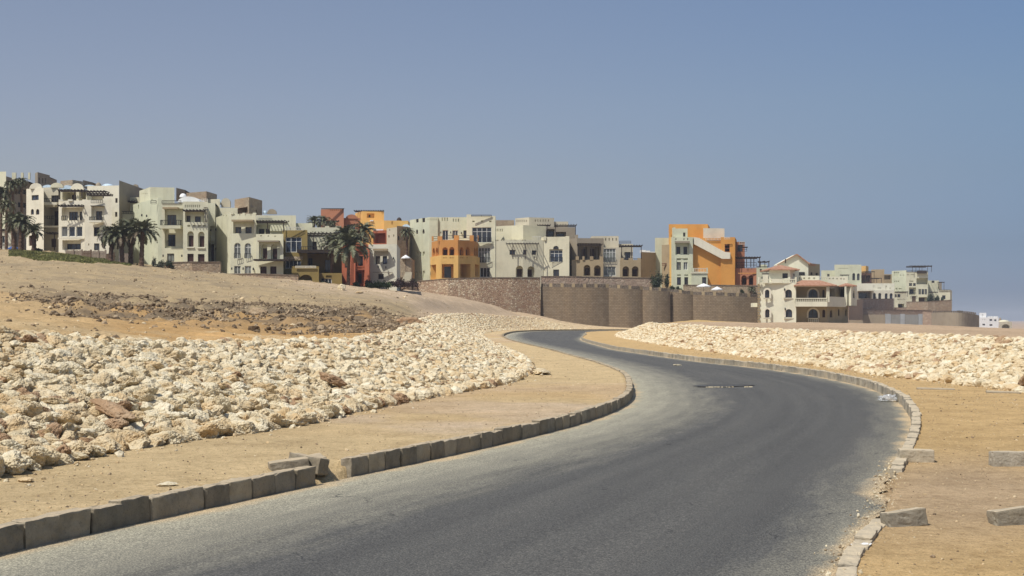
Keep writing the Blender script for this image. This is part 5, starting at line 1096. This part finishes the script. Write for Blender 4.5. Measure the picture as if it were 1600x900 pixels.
h.block([(518, 530), (624, 530)], 300, 432, 'cream2', [('w', 524, 318, 540, 345), ('w', 545, 318, 570, 345), ('o', 550, 398, 602, 430, {'dep': 2})] + slots(540, 610, 6, 358, 364, 6), drop=3); h.pergola(524, 616, 300, 530, 3, 340, posts=(612,))
h = far('distant narrow cream block with thin roof pergola near the end of the far group', 840, 380)
h.block([(800, 544), (890, 544)], 204, 385, 'cream2', [('w', 830, 206, 854, 224), ('s', 804, 240, 814, 300), ('s', 880, 255, 888, 280)], drop=3); h.block([(868, 548), (915, 548)], 215, 385, 'taupe', drop=3); h.pergola(868, 918, 220, 545, 3, 280, posts=(870, 914)); h.pergola(806, 870, 302, 540, 3)
h = far('small square cream house standing last to the right in the far group', 940, 368)
h.block([(885, 530), (984, 530)], 282, 375, 'cream2', [('w', 918, 328, 946, 360), ('s', 955, 290, 965, 298)], drop=3, right=(1000, 545)); h.rail(890, 985, 278, 290, 529.8, .05, 'dark', bars=True)
h = House('white_house', 'small bright white two-storey house with a square turret on the plain', 'house', 9, 1300, 700, vbase=592)
h.block([(1226, 700), (1388, 700)], 512, 595, 'chalk', [('w', 1313, 526, 1335, 540, {'cols': 1}), ('w', 1352, 528, 1370, 542, {'cols': 1}), ('w', 1254, 565, 1276, 578, {'cols': 1}), ('w', 1313, 568, 1337, 582, {'cols': 1}), ('s', 1250, 526, 1256, 532), ('s', 1270, 528, 1278, 534)], drop=3)
h.block([(1228, 703), (1285, 703)], 474, 520, 'chalk', [('s', 1252, 484, 1260, 502)]); h.block([(1296, 702), (1385, 702)], 502, 515, 'chalk', slots(1300, 1384, 6, 503, 511, 4)); h.dome(1405, 12, 512, 548, 702, 'taupe')
h = House('gatehouse', 'sandy domed gatehouse with a wide arched opening beside the white house', 'gatehouse', 9, 1450, 640, vbase=612)
h.block([(1396, 640), (1500, 640)], 548, 614, 'beige', [('q', 1415, 568, 1482, 608, {'dep': 3, 'blank': 1})], drop=3); h.dome(1447, 44, 532, 550, 642, 'cream')

# ---------------- retaining walls, garden walls and fences
def strip_wall(name, chain, zt, zb, mat, label, cat, th=.6, batter=0.0, uv=False, kind=None, cap=None):
    """chain of (x,y); a free standing wall with thickness and optional batter"""
    n = len(chain); o_ = empty(name, (chain[n // 2][0], chain[n // 2][1], zb if not callable(zb) else zb(n // 2)), label, cat)
    V_, F_, U_ = [], [], []; s_ = 0
    for i, (x, y) in enumerate(chain):
        if i: s_ += math.hypot(x - chain[i-1][0], y - chain[i-1][1])
        a, b_ = (zt(i) if callable(zt) else zt), (zb(i) if callable(zb) else zb)
        V_ += [(x, y - batter, b_), (x, y, a), (x, y + th, a), (x, y + th, b_)]; U_ += [(s_, b_), (s_, a), (s_, a + th), (s_, b_)]
    for i in range(n - 1):
        for k in range(4): a, b_ = i*4 + k, i*4 + (k + 1) % 4; F_.append((a, a + 4, b_ + 4, b_))
    F_ += [(0, 1, 2, 3), tuple((n - 1) * 4 + k for k in (3, 2, 1, 0))]
    org = o_.location; me = bpy.data.meshes.new('wall_face'); me.from_pydata([(a - org.x, b_ - org.y, c_ - org.z) for a, b_, c_ in V_], [], F_); me.materials.append(M[mat])
    lay = me.uv_layers.new(name='UVMap')
    for l in me.loops: lay.data[l.index].uv = U_[l.vertex_index]
    w_ = bpy.data.objects.new('wall_face', me); COL.objects.link(w_); w_.parent = o_; ORG['wall_face'] = Vector(org); ORG[w_.name] = Vector(org)
    if cap:
        m = MB()
        for i in range(n - 1):
            (x0, y0), (x1, y1) = chain[i], chain[i+1]; za = (zt(i) if callable(zt) else zt); zb_ = (zt(i+1) if callable(zt) else zt)
            A_ = [(x0, y0 - .08, za), (x1, y1 - .08, zb_), (x1, y1 - .08, zb_ + .15), (x0, y0 - .08, za + .15)]; B__ = [(x, y + th + .16, z) for x, y, z in A_]
            m.face(A_); m.face([A_[3], A_[2], B__[2], B__[3]]); m.face(B__[::-1]); m.face([A_[0], B__[0], B__[1], A_[1]])
        m.build('coping', M[cap], o_)
    return o_
# brown block-masonry retaining wall in convex bays
bays = [(845, 951, 270.5, 269.0), (951, 1004, 270.5, 269.5), (1004, 1047, 270.2, 269.0), (1047, 1083, 271.3, 270.7), (1083, 1190, 270.5, 268.6)]
tops = lambda u: np.interp(u, [845, 950, 1040, 1083, 1190], [448, 449.5, 455, 460.5, 464.5])
for bi, (u0, u1, ye, ym) in enumerate(bays):
    N = 12; ch = []; us = []
    for k in range(N + 1):
        t = k / N; u = u0 + (u1 - u0) * t; Y = ye - (ye - ym) * math.sin(math.pi * t) ** .8; ch.append((wx(u, Y), Y)); us.append((u, Y))
    ztf = lambda i, us=us: wz(float(tops(us[i][0])), us[i][1])
    lb = ['long leftmost bay of the brown masonry retaining wall, next to the stone wall', 'narrow second bay of the brown retaining wall with a leaning left seam', 'third bay of the brown retaining wall, below the orange building', 'short recessed bay of the brown retaining wall with a dark panel top', 'right bay of the brown retaining wall ending behind the villa'][bi]
    wl = strip_wall('retaining_wall', ch, ztf, -1.5, 'brick', lb, 'retaining wall', 1.0, .9)
    wl['group'] = 'bays of the brown retaining wall'
    # crenel panels of dark stone between piers along the top
    m = MB(); mp_ = MB(); tot = u1 - u0; per = 17.0; nn = max(1, int(round(tot / per)))
    for k in range(nn):
        for (f0, f1, mm, hh) in ((.04, .74, m, .66), (.76, 1.02, mp_, .70)):
            ua = u0 + tot * (k + f0) / nn; ub = u0 + tot * (k + f1) / nn
            pa, pb = [(np.interp(q, [z[0] for z in us], [z[1] for z in us])) for q in (ua, ub)]; za, zb_ = wz(float(tops(ua)), pa), wz(float(tops(ub)), pb); zz_ = min(za, zb_)
            T = [(wx(ua, pa), pa + .12, zz_ - .02), (wx(ub, pb), pb + .12, zz_ - .02)]
            mm.face([T[0], T[1], (T[1][0], T[1][1], zz_ + hh), (T[0][0], T[0][1], zz_ + hh)]); B_2 = [(T[0][0], T[0][1] + .5), (T[1][0], T[1][1] + .5)]
            mm.face([(T[0][0], T[0][1], zz_ + hh), (T[1][0], T[1][1], zz_ + hh), (*B_2[1], zz_ + hh), (*B_2[0], zz_ + hh)])
            mm.face([(*B_2[0], zz_), T[0], (T[0][0], T[0][1], zz_ + hh), (*B_2[0], zz_ + hh)]); mm.face([T[1], (*B_2[1], zz_), (*B_2[1], zz_ + hh), (T[1][0], T[1][1], zz_ + hh)])
    m.build('parapet_panel', M['stonedk'], wl); mp_.build('parapet_pier', M['tan'], wl)
def uch(pts): return [(wx(u, Y), Y) for u, Y in pts]
# stone wall to the left of the masonry one, upper garden walls
def stonewall(name, pts, vt, vb, mat, label, cat='stone wall', th=.7, cap='stonecap', batter=0):
    Y_ = [p[1] for p in pts]; f = lambda i: wz(vt if not isinstance(vt, (list, tuple)) else vt[i], Y_[i]); g_ = wz(vb, sum(Y_) / len(Y_))
    return strip_wall(name, uch(pts), f, g_, mat, label, cat, th, batter, cap=cap)
stonewall('stone_wall', [(652, 262), (700, 261), (750, 263), (800, 266), (844.3, 270)], [440, 436, 434.5, 434.5, 434.5], 500, 'rubblewall', 'long reddish rubble stone wall below the orange bay, left of the brown masonry', batter=1.2)
stonewall('stone_wall', [(585, 256), (620, 257), (651, 260)], [449, 448, 443], 470, 'rubblewall', 'low end of rubble stone wall beside the dark red hedge', batter=.6)
stonewall('stone_wall', [(845.5, 274), (900, 274), (950, 275), (1022, 276)], [432.5, 432.5, 434, 435], 480, 'stone3', 'upper stone terrace wall above the left of the brown retaining wall')
stonewall('stone_wall', [(1068, 278), (1120, 278), (1184, 279)], [446, 446, 447], 480, 'stone2', 'upper stone terrace wall below the orange building and the red wing')
stonewall('stone_wall', [(257, 221), (300, 220.5), (344.5, 222)], [411, 410, 410], 436, 'stone', 'patchy stone garden wall in front of the pale green block with the balcony')
stonewall('stone_wall', [(345, 222), (400, 221), (466, 222)], [429, 428.5, 431], 444, 'stone', 'low stone garden wall in front of the pale cream block with arched windows', th=.5)
stonewall('stone_wall', [(1326, 300), (1349, 480), (1396, 500), (1396.5, 500)], [470, 468, 467, 467], 500, 'stone3', 'pinkish stone wall rising behind the right end of the villa')
stonewall('stone_wall', [(1349, 505), (1396, 507)], [467, 468], 500, 'stone3', 'pinkish stone wall under the row of four far arched windows')
stonewall('stone_wall', [(1398, 509), (1417, 509)], [481, 481], 500, 'stone3', 'short low piece of pinkish stone wall under the far cream house front')
stonewall('stone_wall', [(1417, 508), (1450, 508), (1487, 512)], [472, 471.5, 469], 500, 'stone', 'mottled stone wall under the right end of the far group')
stonewall('stone_wall', [(1326, 470), (1440, 490), (1456, 492)], [483, 485, 485.5], 512, 'stone3', 'long low reddish stone wall above the grey panels at the foot of the far group')
# grey rendered walls at the foot of the far group
for (u0, u1, mt, vt, lb) in ((1327, 1383, 'taupe', 491.5, 'taupe rendered wall section right beside the villa'), (1383.3, 1392, 'bluegrey', 490.5, 'narrow pale blue-grey wall panel, left one of the two pairs'), (1392.3, 1406.5, 'greywall', 491.5, 'mid grey wall panel between the two pale blue-grey ones'),
    (1406.8, 1413.8, 'bluegrey', 490.5, 'narrow pale blue-grey wall panel in the middle of the far wall'), (1414.1, 1435, 'greywall', 491.5, 'wide mid grey wall panel left of the last pale one'), (1435.3, 1442, 'bluegrey', 490.5, 'last narrow pale blue-grey wall panel before the stone corner')):
    w_ = strip_wall('rendered_wall', uch([(u0, 470), (u1, 470)]), wz(vt, 470), wz(512, 470), mt, lb, 'wall', .5); w_['group'] = 'rendered wall panels below the far group'
stonewall('stone_wall', [(1442.5, 468), (1456.5, 466)], [487, 488], 514, 'stone3', 'stone corner pier between the grey panels and the curved far wall')
ch = []; 
for k in range(17):
    t = k / 16; u = 1456.8 + (1530 - 1456.8) * t; Y = 460 - 12 * math.sin(math.pi * t * .9) + 20 * max(0, t - .8); ch.append((u, Y))
far_w = strip_wall('retaining_wall', uch(ch), lambda i: wz(float(np.interp(ch[i][0], [1457, 1480, 1510, 1522, 1530], [488.5, 488, 489, 490.5, 493])), ch[i][1]), wz(522, 455), 'taupe', 'distant curved grey-brown retaining wall at the right end of the far group', 'retaining wall', 1.0)
m = MB()
for k in range(24):
    u = 1458 + (1526 - 1458) * k / 24; Y = float(np.interp(u, [c[0] for c in ch], [c[1] for c in ch])); z = wz(float(np.interp(u, [1457, 1480, 1510, 1522, 1530], [488.5, 488, 489, 490.5, 493])), Y); x = wx(u, Y); m.box(x, x + .38, Y + .1, Y + .5, z - .02, z + .55)
m.build('parapet_pier', M['stonedk'], far_w)
# terraces behind the retaining walls (ground level of the houses)
m = MB(); m.box(wx(846, 272), wx(1183, 272), 272.2, 330, -1, 5.9); o = m.build('terrace', M['beige']); tag(o, kind='structure')
# garden fences, leftmost
def fence(pts, vt, vb, mat, label):
    t_ = empty('fence', (wx(pts[0][0], pts[0][1]), pts[0][1], wz(vb, pts[0][1])), label, 'fence', None)
    for (u0, Y0), (u1, Y1) in zip(pts[:-1], pts[1:]):
        m = MB(); x0, x1 = wx(u0, Y0), wx(u1, Y1); n = int((x1 - x0) / .2)
        for k in range(n):
            xa = x0 + (x1 - x0) * k / n; ya = Y0 + (Y1 - Y0) * k / n; m.box(xa + .02, xa + (x1 - x0) / n - .01, ya, ya + .05, wz(vb, Y0) - 1, wz(vt, Y0) - .05 * (k % 3 == 0))
        m.box(x0, x1, max(Y0, Y1) + .06, max(Y0, Y1) + .14, wz(vt, Y0) - .5, wz(vt, Y0) - .38); m.build('board_panel', M[mat], t_)
        m = MB(); m.box(x1 - .1, x1 + .1, Y1 - .1, Y1 + .15, wz(vb, Y1) - 1, wz(vt, Y1) + .15); m.build('post', M[mat], t_)
fence([(102, 224), (115, 224), (128, 224)], 391, 400, 'fence', 'grey board fence on the crest left of the dark slatted one'); fence([(128.6, 223), (142, 223)], 391.5, 402, 'wood', 'dark slatted fence panel on the crest above the grass')
fence([(143, 222), (154, 222), (165, 222)], 392, 408, 'fence', 'grey board fence on the crest just left of the palm group'); fence([(166, 221), (178, 220)], 396, 410, 'wood', 'brown board fence between the first palm trunks'); fence([(186, 220), (206, 219)], 396, 416, 'fence', 'pale board fence behind the thick palm trunks')
# ---------------- grass patch on the crest
def grass_patch():
    n = 26000; u = rng.uniform(14, 205, n); f = rng.random(n); Ya = np.interp(u, [14, 60, 120, 205], [196, 186, 186, 206]); Yb = np.interp(u, [14, 205], [214, 221]); Y = Ya + (Yb - Ya) * f
    X = (u - 800) / F * Y; k = fbm(X, Y, .25, 3, 77) + .5 > np.interp(np.minimum(f, 1 - f), [0, .12], [.62, .12]); X, Y = X[k], Y[k]; n = len(X); Z = height(X, Y)
    a = rng.uniform(0, 6.28, n); s = rng.uniform(.10, .24, n); w_ = .11; hh = np.stack([np.cos(a), np.sin(a)], -1)
    P = np.zeros((n, 3, 3)); P[:, 0] = np.stack([X - hh[:, 0]*w_, Y - hh[:, 1]*w_, Z - .03], -1); P[:, 1] = np.stack([X + hh[:, 0]*w_, Y + hh[:, 1]*w_, Z - .03], -1); P[:, 2] = np.stack([X + rng.normal(0, .08, n), Y + rng.normal(0, .08, n), Z + s], -1)
    me = np_mesh('grass', P.reshape(-1, 3), np.arange(n * 3).reshape(-1, 3), M['grass']); o = bpy.data.objects.new('grass', me); COL.objects.link(o); tag(o, 'dull green strip of grass on the crest of the hill at the left', 'grass', None, 'stuff')
M['grass'] = flat('dry_green_grass', (0.17, 0.17, 0.06), .9, .1, 0, .4, .6)
grass_patch()
# ---------------- palms
def leafmat(name, a, b_):
    m, nt, bs = newmat(name, .6, .3); v = coord(nt, 'World'); lnk(nt, rampn(nt, nz(nt, v, 1.6, 4, .7), [(.3, a), (.7, b_)]), bs.inputs['Base Color']); return m
M['palm'] = leafmat('palm_fronds', (.075, .085, .042), (.19, .19, .11)); M['palmdry'] = leafmat('dry_palm_fronds', (.10, .075, .045), (.17, .13, .08))
M['trunk'] = flat('palm_bark', (.115, .075, .052), .95, .1, 0, .45, 5); M['leaf'] = leafmat('shrub_leaves', (.035, .06, .018), (.08, .12, .035)); M['leafd'] = leafmat('dark_shrub_leaves', (.016, .026, .012), (.045, .06, .028)); M['leafr'] = leafmat('purple_hedge_leaves', (.022, .012, .012), (.06, .028, .024)); M['leafg'] = leafmat('grey_green_leaves', (.10, .10, .065), (.2, .2, .13))
def palm_meshes(seed, R_, nf, droop):
    rr = random.Random(seed); V_, F_, MI = [], [], []
    for k in range(nf):
        q = k / nf; az_ = k * 2.39996 + rr.uniform(-.2, .2); e0 = R(86) - R(105) * q ** 1.1 + rr.uniform(-.1, .1); Lf = R_ * rr.uniform(.85, 1.1) * (0.75 if q < .12 else 1); mi_ = 1 if (q > .84 and rr.random() < .75) else 0
        pts = []; p = Vector((0, 0, 0)); e = e0; ns = 9
        for s in range(ns + 1):
            pts.append(p.copy()); e -= droop * (s / ns + .35) * rr.uniform(.8, 1.2) / ns * 2; p = p + Vector((math.cos(az_)*math.cos(e), math.sin(az_)*math.cos(e), math.sin(e))) * (Lf / ns)
        side = Vector((-math.sin(az_), math.cos(az_), 0)); tw = rr.uniform(-.5, .5)
        for s in range(ns):
            a, b_ = pts[s], pts[s+1]; t = (b_ - a).normalized(); up = side.cross(t).normalized()
            w_ = .035; i0 = len(V_); V_ += [tuple(a - side*w_), tuple(a + side*w_), tuple(b_ + side*w_), tuple(b_ - side*w_)]; F_.append((i0, i0+1, i0+2, i0+3)); MI.append(mi_)
            if s == 0: continue
            for sg in (-1, 1):
                for j in range(4):
                    c_ = a.lerp(b_, (j + rr.random() * .5) / 4); ll = Lf * .20 * math.sin(math.pi * (.12 + .80 * (s + j/4) / ns)) * rr.uniform(.8, 1.15); dirn = (side * sg * .8 + t * .65 - up * (.25 if e0 > 0 else .1) * rr.uniform(-.6, 2.2) - Vector((0, 0, .25 * rr.random()))).normalized()
                    e_ = c_ + dirn * ll; wd = t * .035; i0 = len(V_); V_ += [tuple(c_ - wd), tuple(c_ + wd), tuple(e_ + wd * .25)]; F_.append((i0, i0+1, i0+2)); MI.append(mi_)
    me = bpy.data.meshes.new('crown'); me.from_pydata(V_, [], F_); me.materials.append(M['palm']); me.materials.append(M['palmdry']); me.polygons.foreach_set('material_index', MI); me.update(); return me
def trunk_mesh(seed, Hh, r):
    rr = random.Random(seed); m = MB(); n = 10; ns = max(8, int(Hh / .28)); prev = None; bend = (rr.uniform(-.25, .25), rr.uniform(-.15, .15)); rings = []
    for s in range(ns + 1):
        t = s / ns; rad = r * (1.25 - .35 * t) * (1 + .16 * (s % 2)) * (1.25 if t > .93 else 1) + (.12 * r if t < .06 else 0)
        cx_, cy_ = bend[0] * t * t, bend[1] * t * t; rings.append([(cx_ + rad * math.cos(6.2832*k/n), cy_ + rad * math.sin(6.2832*k/n), Hh * t) for k in range(n)])
    for s in range(ns):
        for k in range(n): k2 = (k+1) % n; m.face([rings[s][k], rings[s][k2], rings[s+1][k2], rings[s+1][k]])
    m.face(rings[-1]); me = bpy.data.meshes.new('trunk'); me.from_pydata(m.v, [], m.f); me.materials.append(M['trunk']); me.update(); return me, bend
CROWNS = [palm_meshes(500 + i, 1.0, 46, R(46 + 8 * i)) for i in range(4)]
def palm(u, vc, vb, Y, rad_px, label, group, i, trunk_r=.24):
    x = wx(u, Y); zc = wz(vc, Y); zb = min(wz(vb, Y), zc - 1); Hh = zc - zb; Rr = rad_px * Y / F
    t = empty('palm_tree', (x, Y, zb), label, 'palm tree', group); tm, bend = trunk_mesh(600 + i, Hh + 1.0, trunk_r)
    o = bpy.data.objects.new('trunk', tm); COL.objects.link(o); o.parent = t; o.location = (0, 0, -1.0)
    c_ = bpy.data.objects.new('crown', CROWNS[i % 4]); COL.objects.link(c_); c_.parent = t; c_.location = (bend[0], bend[1], Hh); c_.scale = (Rr,) * 3; c_.rotation_euler = (random.gauss(0, .06), random.gauss(0, .06), i * 1.9)
GL = 'palms at the left on the hill'; 
for a_ in ((1, 302, 394, 243, 22, 'tall palm cut by the left edge of the photo', GL), (20, 290, 394, 242, 17, 'tallest palm at the far left, rising against the finned parapet', GL), (35, 284, 394, 244, 13, 'slim tall palm just right of the tallest far left palm', GL), (10, 322, 394, 240, 18, 'shorter palm tucked between the tall ones at the far left', GL),
   (22, 347, 393, 216, 25, 'thick trunked palm at the far left, left of a pair of low palms', GL), (32, 348, 393, 215, 25, 'thick trunked palm at the far left, right of a pair of low palms', GL), (53, 362, 393, 214, 20, 'short palm standing apart right of the far left palms', GL),
   (173, 367, 412, 213, 29, 'first palm of the cluster of four, leaning crown over the white facade', 'cluster of four palms beside the pale green block'), (191, 368, 415, 212, 27, 'second palm from the left in the cluster of four', 'cluster of four palms beside the pale green block'),
   (204, 360, 418, 214, 31, 'third palm of the cluster of four with the fullest crown', 'cluster of four palms beside the pale green block'), (221, 362, 421, 211, 29, 'right palm of the cluster of four, in front of the pale green wall', 'cluster of four palms beside the pale green block'),
   (544, 385, 447, 222, 42, 'large spreading palm in front of the red building', 'palms in the middle of the houses'), (570, 362, 440, 236, 25, 'palm rising behind the red building', 'palms in the middle of the houses'), (538, 368, 440, 238, 24, 'palm crown behind the large spreading palm', 'palms in the middle of the houses'),
   (518, 382, 440, 234, 24, 'low palm left of the large spreading palm', 'palms in the middle of the houses'),
   (489, 347, 400, 268, 15, 'background palm on the skyline, left of a pair', 'palms in the middle of the houses'), (506, 346, 400, 267, 16, 'background palm on the skyline, right of a pair', 'palms in the middle of the houses'), (520, 350, 400, 270, 12, 'small background palm in front of the terracotta house', 'palms in the middle of the houses'), (636, 364, 430, 272, 15, 'palm half hidden behind the left end of the long green block', None),
   (1173, 452, 470, 274, 9, 'small squat palm on the terrace above the right bay of the brown wall', None)):
    palm(*a_[:5], a_[5], a_[6], i=int(a_[0] * 7) % 97, trunk_r=.30 if 15 < a_[0] < 230 and a_[1] > 340 else .22)
# ---------------- shrubs and small trees
def foliage(name_, loc, rx_, ry_, rz_, n, mat, label, cat, leaf=.13, seed=0, stem=True, group=None):
    rr = np.random.default_rng(seed); t = empty(name_, loc, label, cat, group); k = max(4, int(n / 160)); C_ = rr.normal(0, .42, (k, 3)) * [rx_, ry_, rz_]; C_[:, 2] = np.abs(C_[:, 2]) * .9 + rz_ * .15
    ci = rr.integers(0, k, n); P = C_[ci] + rr.normal(0, .20, (n, 3)) * [rx_, ry_, rz_] ; P[:, 2] = np.clip(P[:, 2], 0.02, None)
    a = rr.normal(0, 1, (n, 3)); a /= np.linalg.norm(a, axis=1)[:, None]; b_ = np.cross(a, rr.normal(0, 1, (n, 3))); b_ /= np.linalg.norm(b_, axis=1)[:, None]; s = (leaf * rr.uniform(.6, 1.3, n))[:, None]
    Q_ = np.stack([P - a*s, P - b_*s*.5, P + a*s, P + b_*s*.5], 1).reshape(-1, 3); me = np_mesh('foliage', Q_, np.arange(n*4).reshape(-1, 4), M[mat]); o = bpy.data.objects.new('foliage', me); COL.objects.link(o); o.parent = t
    m = MB()
    for q in range(5): m.bar((0, 0, -.6), tuple(C_[q % k] * .8), .07, 0, .03, 5)
    me2 = bpy.data.meshes.new('stem'); me2.from_pydata(m.v, [], m.f); me2.materials.append(M['trunk']); o2 = bpy.data.objects.new('stem', me2); COL.objects.link(o2); o2.parent = t
def fol(u, vb, Y, wpx, hpx, n, mat, label, cat='shrub', seed=0, name_='shrub', leaf=.13, group=None):
    foliage(name_, (wx(u, Y), Y, wz(vb, Y)), wpx * Y / F * .5, min(2.5, wpx * Y / F * .5), hpx * Y / F, n, mat, label, cat, leaf, seed, group=group)
fol(592, 449, 224, 28, 11, 1500, 'leaf', 'bright green shrub at the foot of the pale grey house', seed=1); fol(607, 449, 225, 16, 9, 800, 'leaf', 'small green shrub between the bright shrub and the dark hedge', seed=2)
fol(627, 448, 226, 32, 10, 2400, 'leafr', 'clipped dark purple hedge right of the green shrubs', 'hedge', 3, 'hedge'); fol(644, 448, 227, 16, 9, 900, 'leafr', 'small end piece of the dark purple hedge by the stone wall', 'hedge', 33, 'hedge'); fol(576, 450, 225, 18, 10, 900, 'leafr', 'dark reddish bush at the foot of the red building', seed=4)
fol(1027, 449, 275, 20, 20, 1600, 'leafd', 'small dark green tree above the brown wall, left of the orange building', 'tree', 5, 'small_tree', .16); fol(1041, 449, 275, 12, 14, 700, 'leafd', 'slim dark green tree touching the orange strip of the building', 'tree', 6, 'small_tree', .15)
fol(1052, 454, 273, 16, 8, 700, 'leafd', 'dark green bush on the wall top below the pale green front', seed=7); fol(1062, 455, 272.8, 10, 7, 500, 'leafd', 'small round dark bush right end of the row on the wall top', seed=8)
fol(1160, 460, 274, 9, 7, 400, 'leafd', 'small dark bush left of the squat palm on the terrace', seed=9); fol(1180, 461, 274, 8, 5, 300, 'leafd', 'low dark bush right of the squat palm on the terrace', seed=10)
fol(214, 420, 212, 10, 8, 300, 'leafd', 'small dark bush at the foot of the cluster of four palms', seed=11); fol(250, 420, 219, 16, 14, 700, 'leafg', 'sparse grey green bush left of the patchy stone garden wall', seed=12); fol(238, 419, 218, 12, 22, 450, 'leafg', 'tall thin dry bush against the pale green wall', seed=13, leaf=.1); fol(263, 417, 219.5, 20, 8, 800, 'leafd', 'dark bush in front of the left end of the patchy stone wall', seed=14)
fol(505, 448, 222, 14, 9, 500, 'leafd', 'dark bush at the foot of the olive building', seed=15); fol(556, 449, 223, 14, 8, 500, 'leafd', 'dark bush at the base of the large spreading palm', seed=16)
fol(1453, 471, 525, 12, 12, 700, 'leafd', 'dark tree in front of the tall stepped cream block of the far group', 'tree', 17, 'small_tree', .3); fol(1466, 471, 525, 10, 7, 500, 'leafd', 'dark round tree left of the small square house of the far group', 'tree', 18, 'small_tree', .3)
fol(1500, 488, 500, 11, 2.5, 300, 'leafd', 'low dark hedge on top of the far curved wall', 'hedge', 19, 'hedge', .25)
fol(60, 392, 215, 20, 4, 400, 'leafd', 'low dark shrubs at the foot of the leftmost cream block', seed=20)
# ---------------- parasols
def parasol(u, vt, ve, Y, half, label, mat='chalk'):
    x = wx(u, Y); z1, z0 = wz(vt, Y), wz(ve, Y); r = half * Y / F; t = empty('parasol', (x, Y, z0 - 2.3), label, 'parasol'); m = MB()
    for k in range(8):
        a = 6.2832 * k / 8; b_ = 6.2832 * (k + 1) / 8; p, q = (x + r*math.cos(a), Y + r*math.sin(a), z0), (x + r*math.cos(b_), Y + r*math.sin(b_), z0); m.face([p, q, (x, Y, z1)]); m.face([(p[0], p[1], p[2] - .18), (q[0], q[1], q[2] - .18), q, p])
    m.build('canopy', M[mat], t); m = MB(); m.bar((x, Y, z0 - 2.6), (x, Y, z1), .05, 0, .05, 6); m.build('pole', M['wood'], t)
parasol(1099.5, 442.5, 447, 274.5, 11, 'white parasol on the terrace above the brown wall, left and higher of two'); parasol(1120.5, 447.5, 452, 273.5, 9, 'white parasol on the terrace above the brown wall, right and lower of two'); parasol(634, 398, 402.5, 262, 7, 'white parasol on the steps between the stone house and the long green block'); parasol(21, 383.5, 388, 240, 9, 'blue parasol in front of the house at the far left', 'glassb2')
# ---------------- bits on the road
def patch():
    m = MB(); c_ = []; Yc = 40.3; n = 26; rr = random.Random(5)
    for k in range(n): a = 6.2832 * k / n; c_.append((6.0 + .95 * math.cos(a) * rr.uniform(.82, 1.08), Yc + .75 * math.sin(a) * rr.uniform(.7, 1.15) + .25 * math.cos(a), .048))
    m.face(c_); o = m.build('road_patch', M['patch']); tag(o, kind='structure')
M['patch'] = flat('bitumen_patch', (.075, .074, .071), .9, .2, 0, .5, 9); patch()
m = MB(); rr = random.Random(8)
for k in range(22):
    x = 5.35 + 1.3 * rr.random(); y = 39.35 + rr.gauss(0, .05) + .15 * (x - 5.3); s = rr.uniform(.012, .035); m.box(x, x + s * 2, y, y + s, .03, .045 + s * .4)
o = m.build('patch_rubble', M['rock1']); tag(o, 'crumbs of pale mortar along the edge of the dark road patch', 'rubble', None, 'stuff')
def bag():
    bm = bmesh.new(); bmesh.ops.create_icosphere(bm, subdivisions=4, radius=1)
    for v in bm.verts:
        d = v.co.copy(); n = noise.noise(d * 2.1) * .35 + noise.noise(d * 5) * .28 + abs(noise.noise(d * 9)) * .2; v.co = Vector((d.x * (.22 + n*.2), d.y * (.14 + n*.12), max(0, d.z * (.09 + n * .12) + .04)))
    me = bpy.data.meshes.new('plastic_bag'); bm.to_mesh(me); bm.free(); mt, nt, b = newmat('clear_plastic_film', .25, .6); b.inputs['Base Color'].default_value = (.55, .56, .55, 1); b.inputs['Alpha'].default_value = .5; me.materials.append(mt)
    o = bpy.data.objects.new('plastic_bag', me); COL.objects.link(o); o.location = (8.75, 33.0, .03); tag(o, 'crumpled clear plastic bag lying against the right kerb in the bend', 'plastic bag')
bag()
# paint splash on the near flush kerb
me = rock_mesh('plaster_splash', 4, 777, M['chalk']); o = bpy.data.objects.new('plaster_splash', me); COL.objects.link(o); o.location = (float(xR(11.78)) + .10, 11.78, .045); o.scale = (.075, .09, .012); tag(o, 'white lump of plaster splashed over the near flush kerb', 'plaster')

# ---------------- desert air
m = MB(); m.box(-3200, 3200, -60, 7600, -6, 44)
hz = m.build('haze', [bpy.data.materials.new('dusty_air')]); tag(hz, kind='stuff')
hm = hz.data.materials[0]; hm.use_nodes = True; hn = hm.node_tree; hn.nodes.clear(); ho = hn.nodes.new('ShaderNodeOutputMaterial'); pv = hn.nodes.new('ShaderNodeVolumePrincipled')
pv.inputs['Color'].default_value = (.80, .84, .92, 1); pv.inputs['Density'].default_value = 0.00018; pv.inputs['Anisotropy'].default_value = 0.0; hn.links.new(pv.outputs[0], ho.inputs['Volume'])
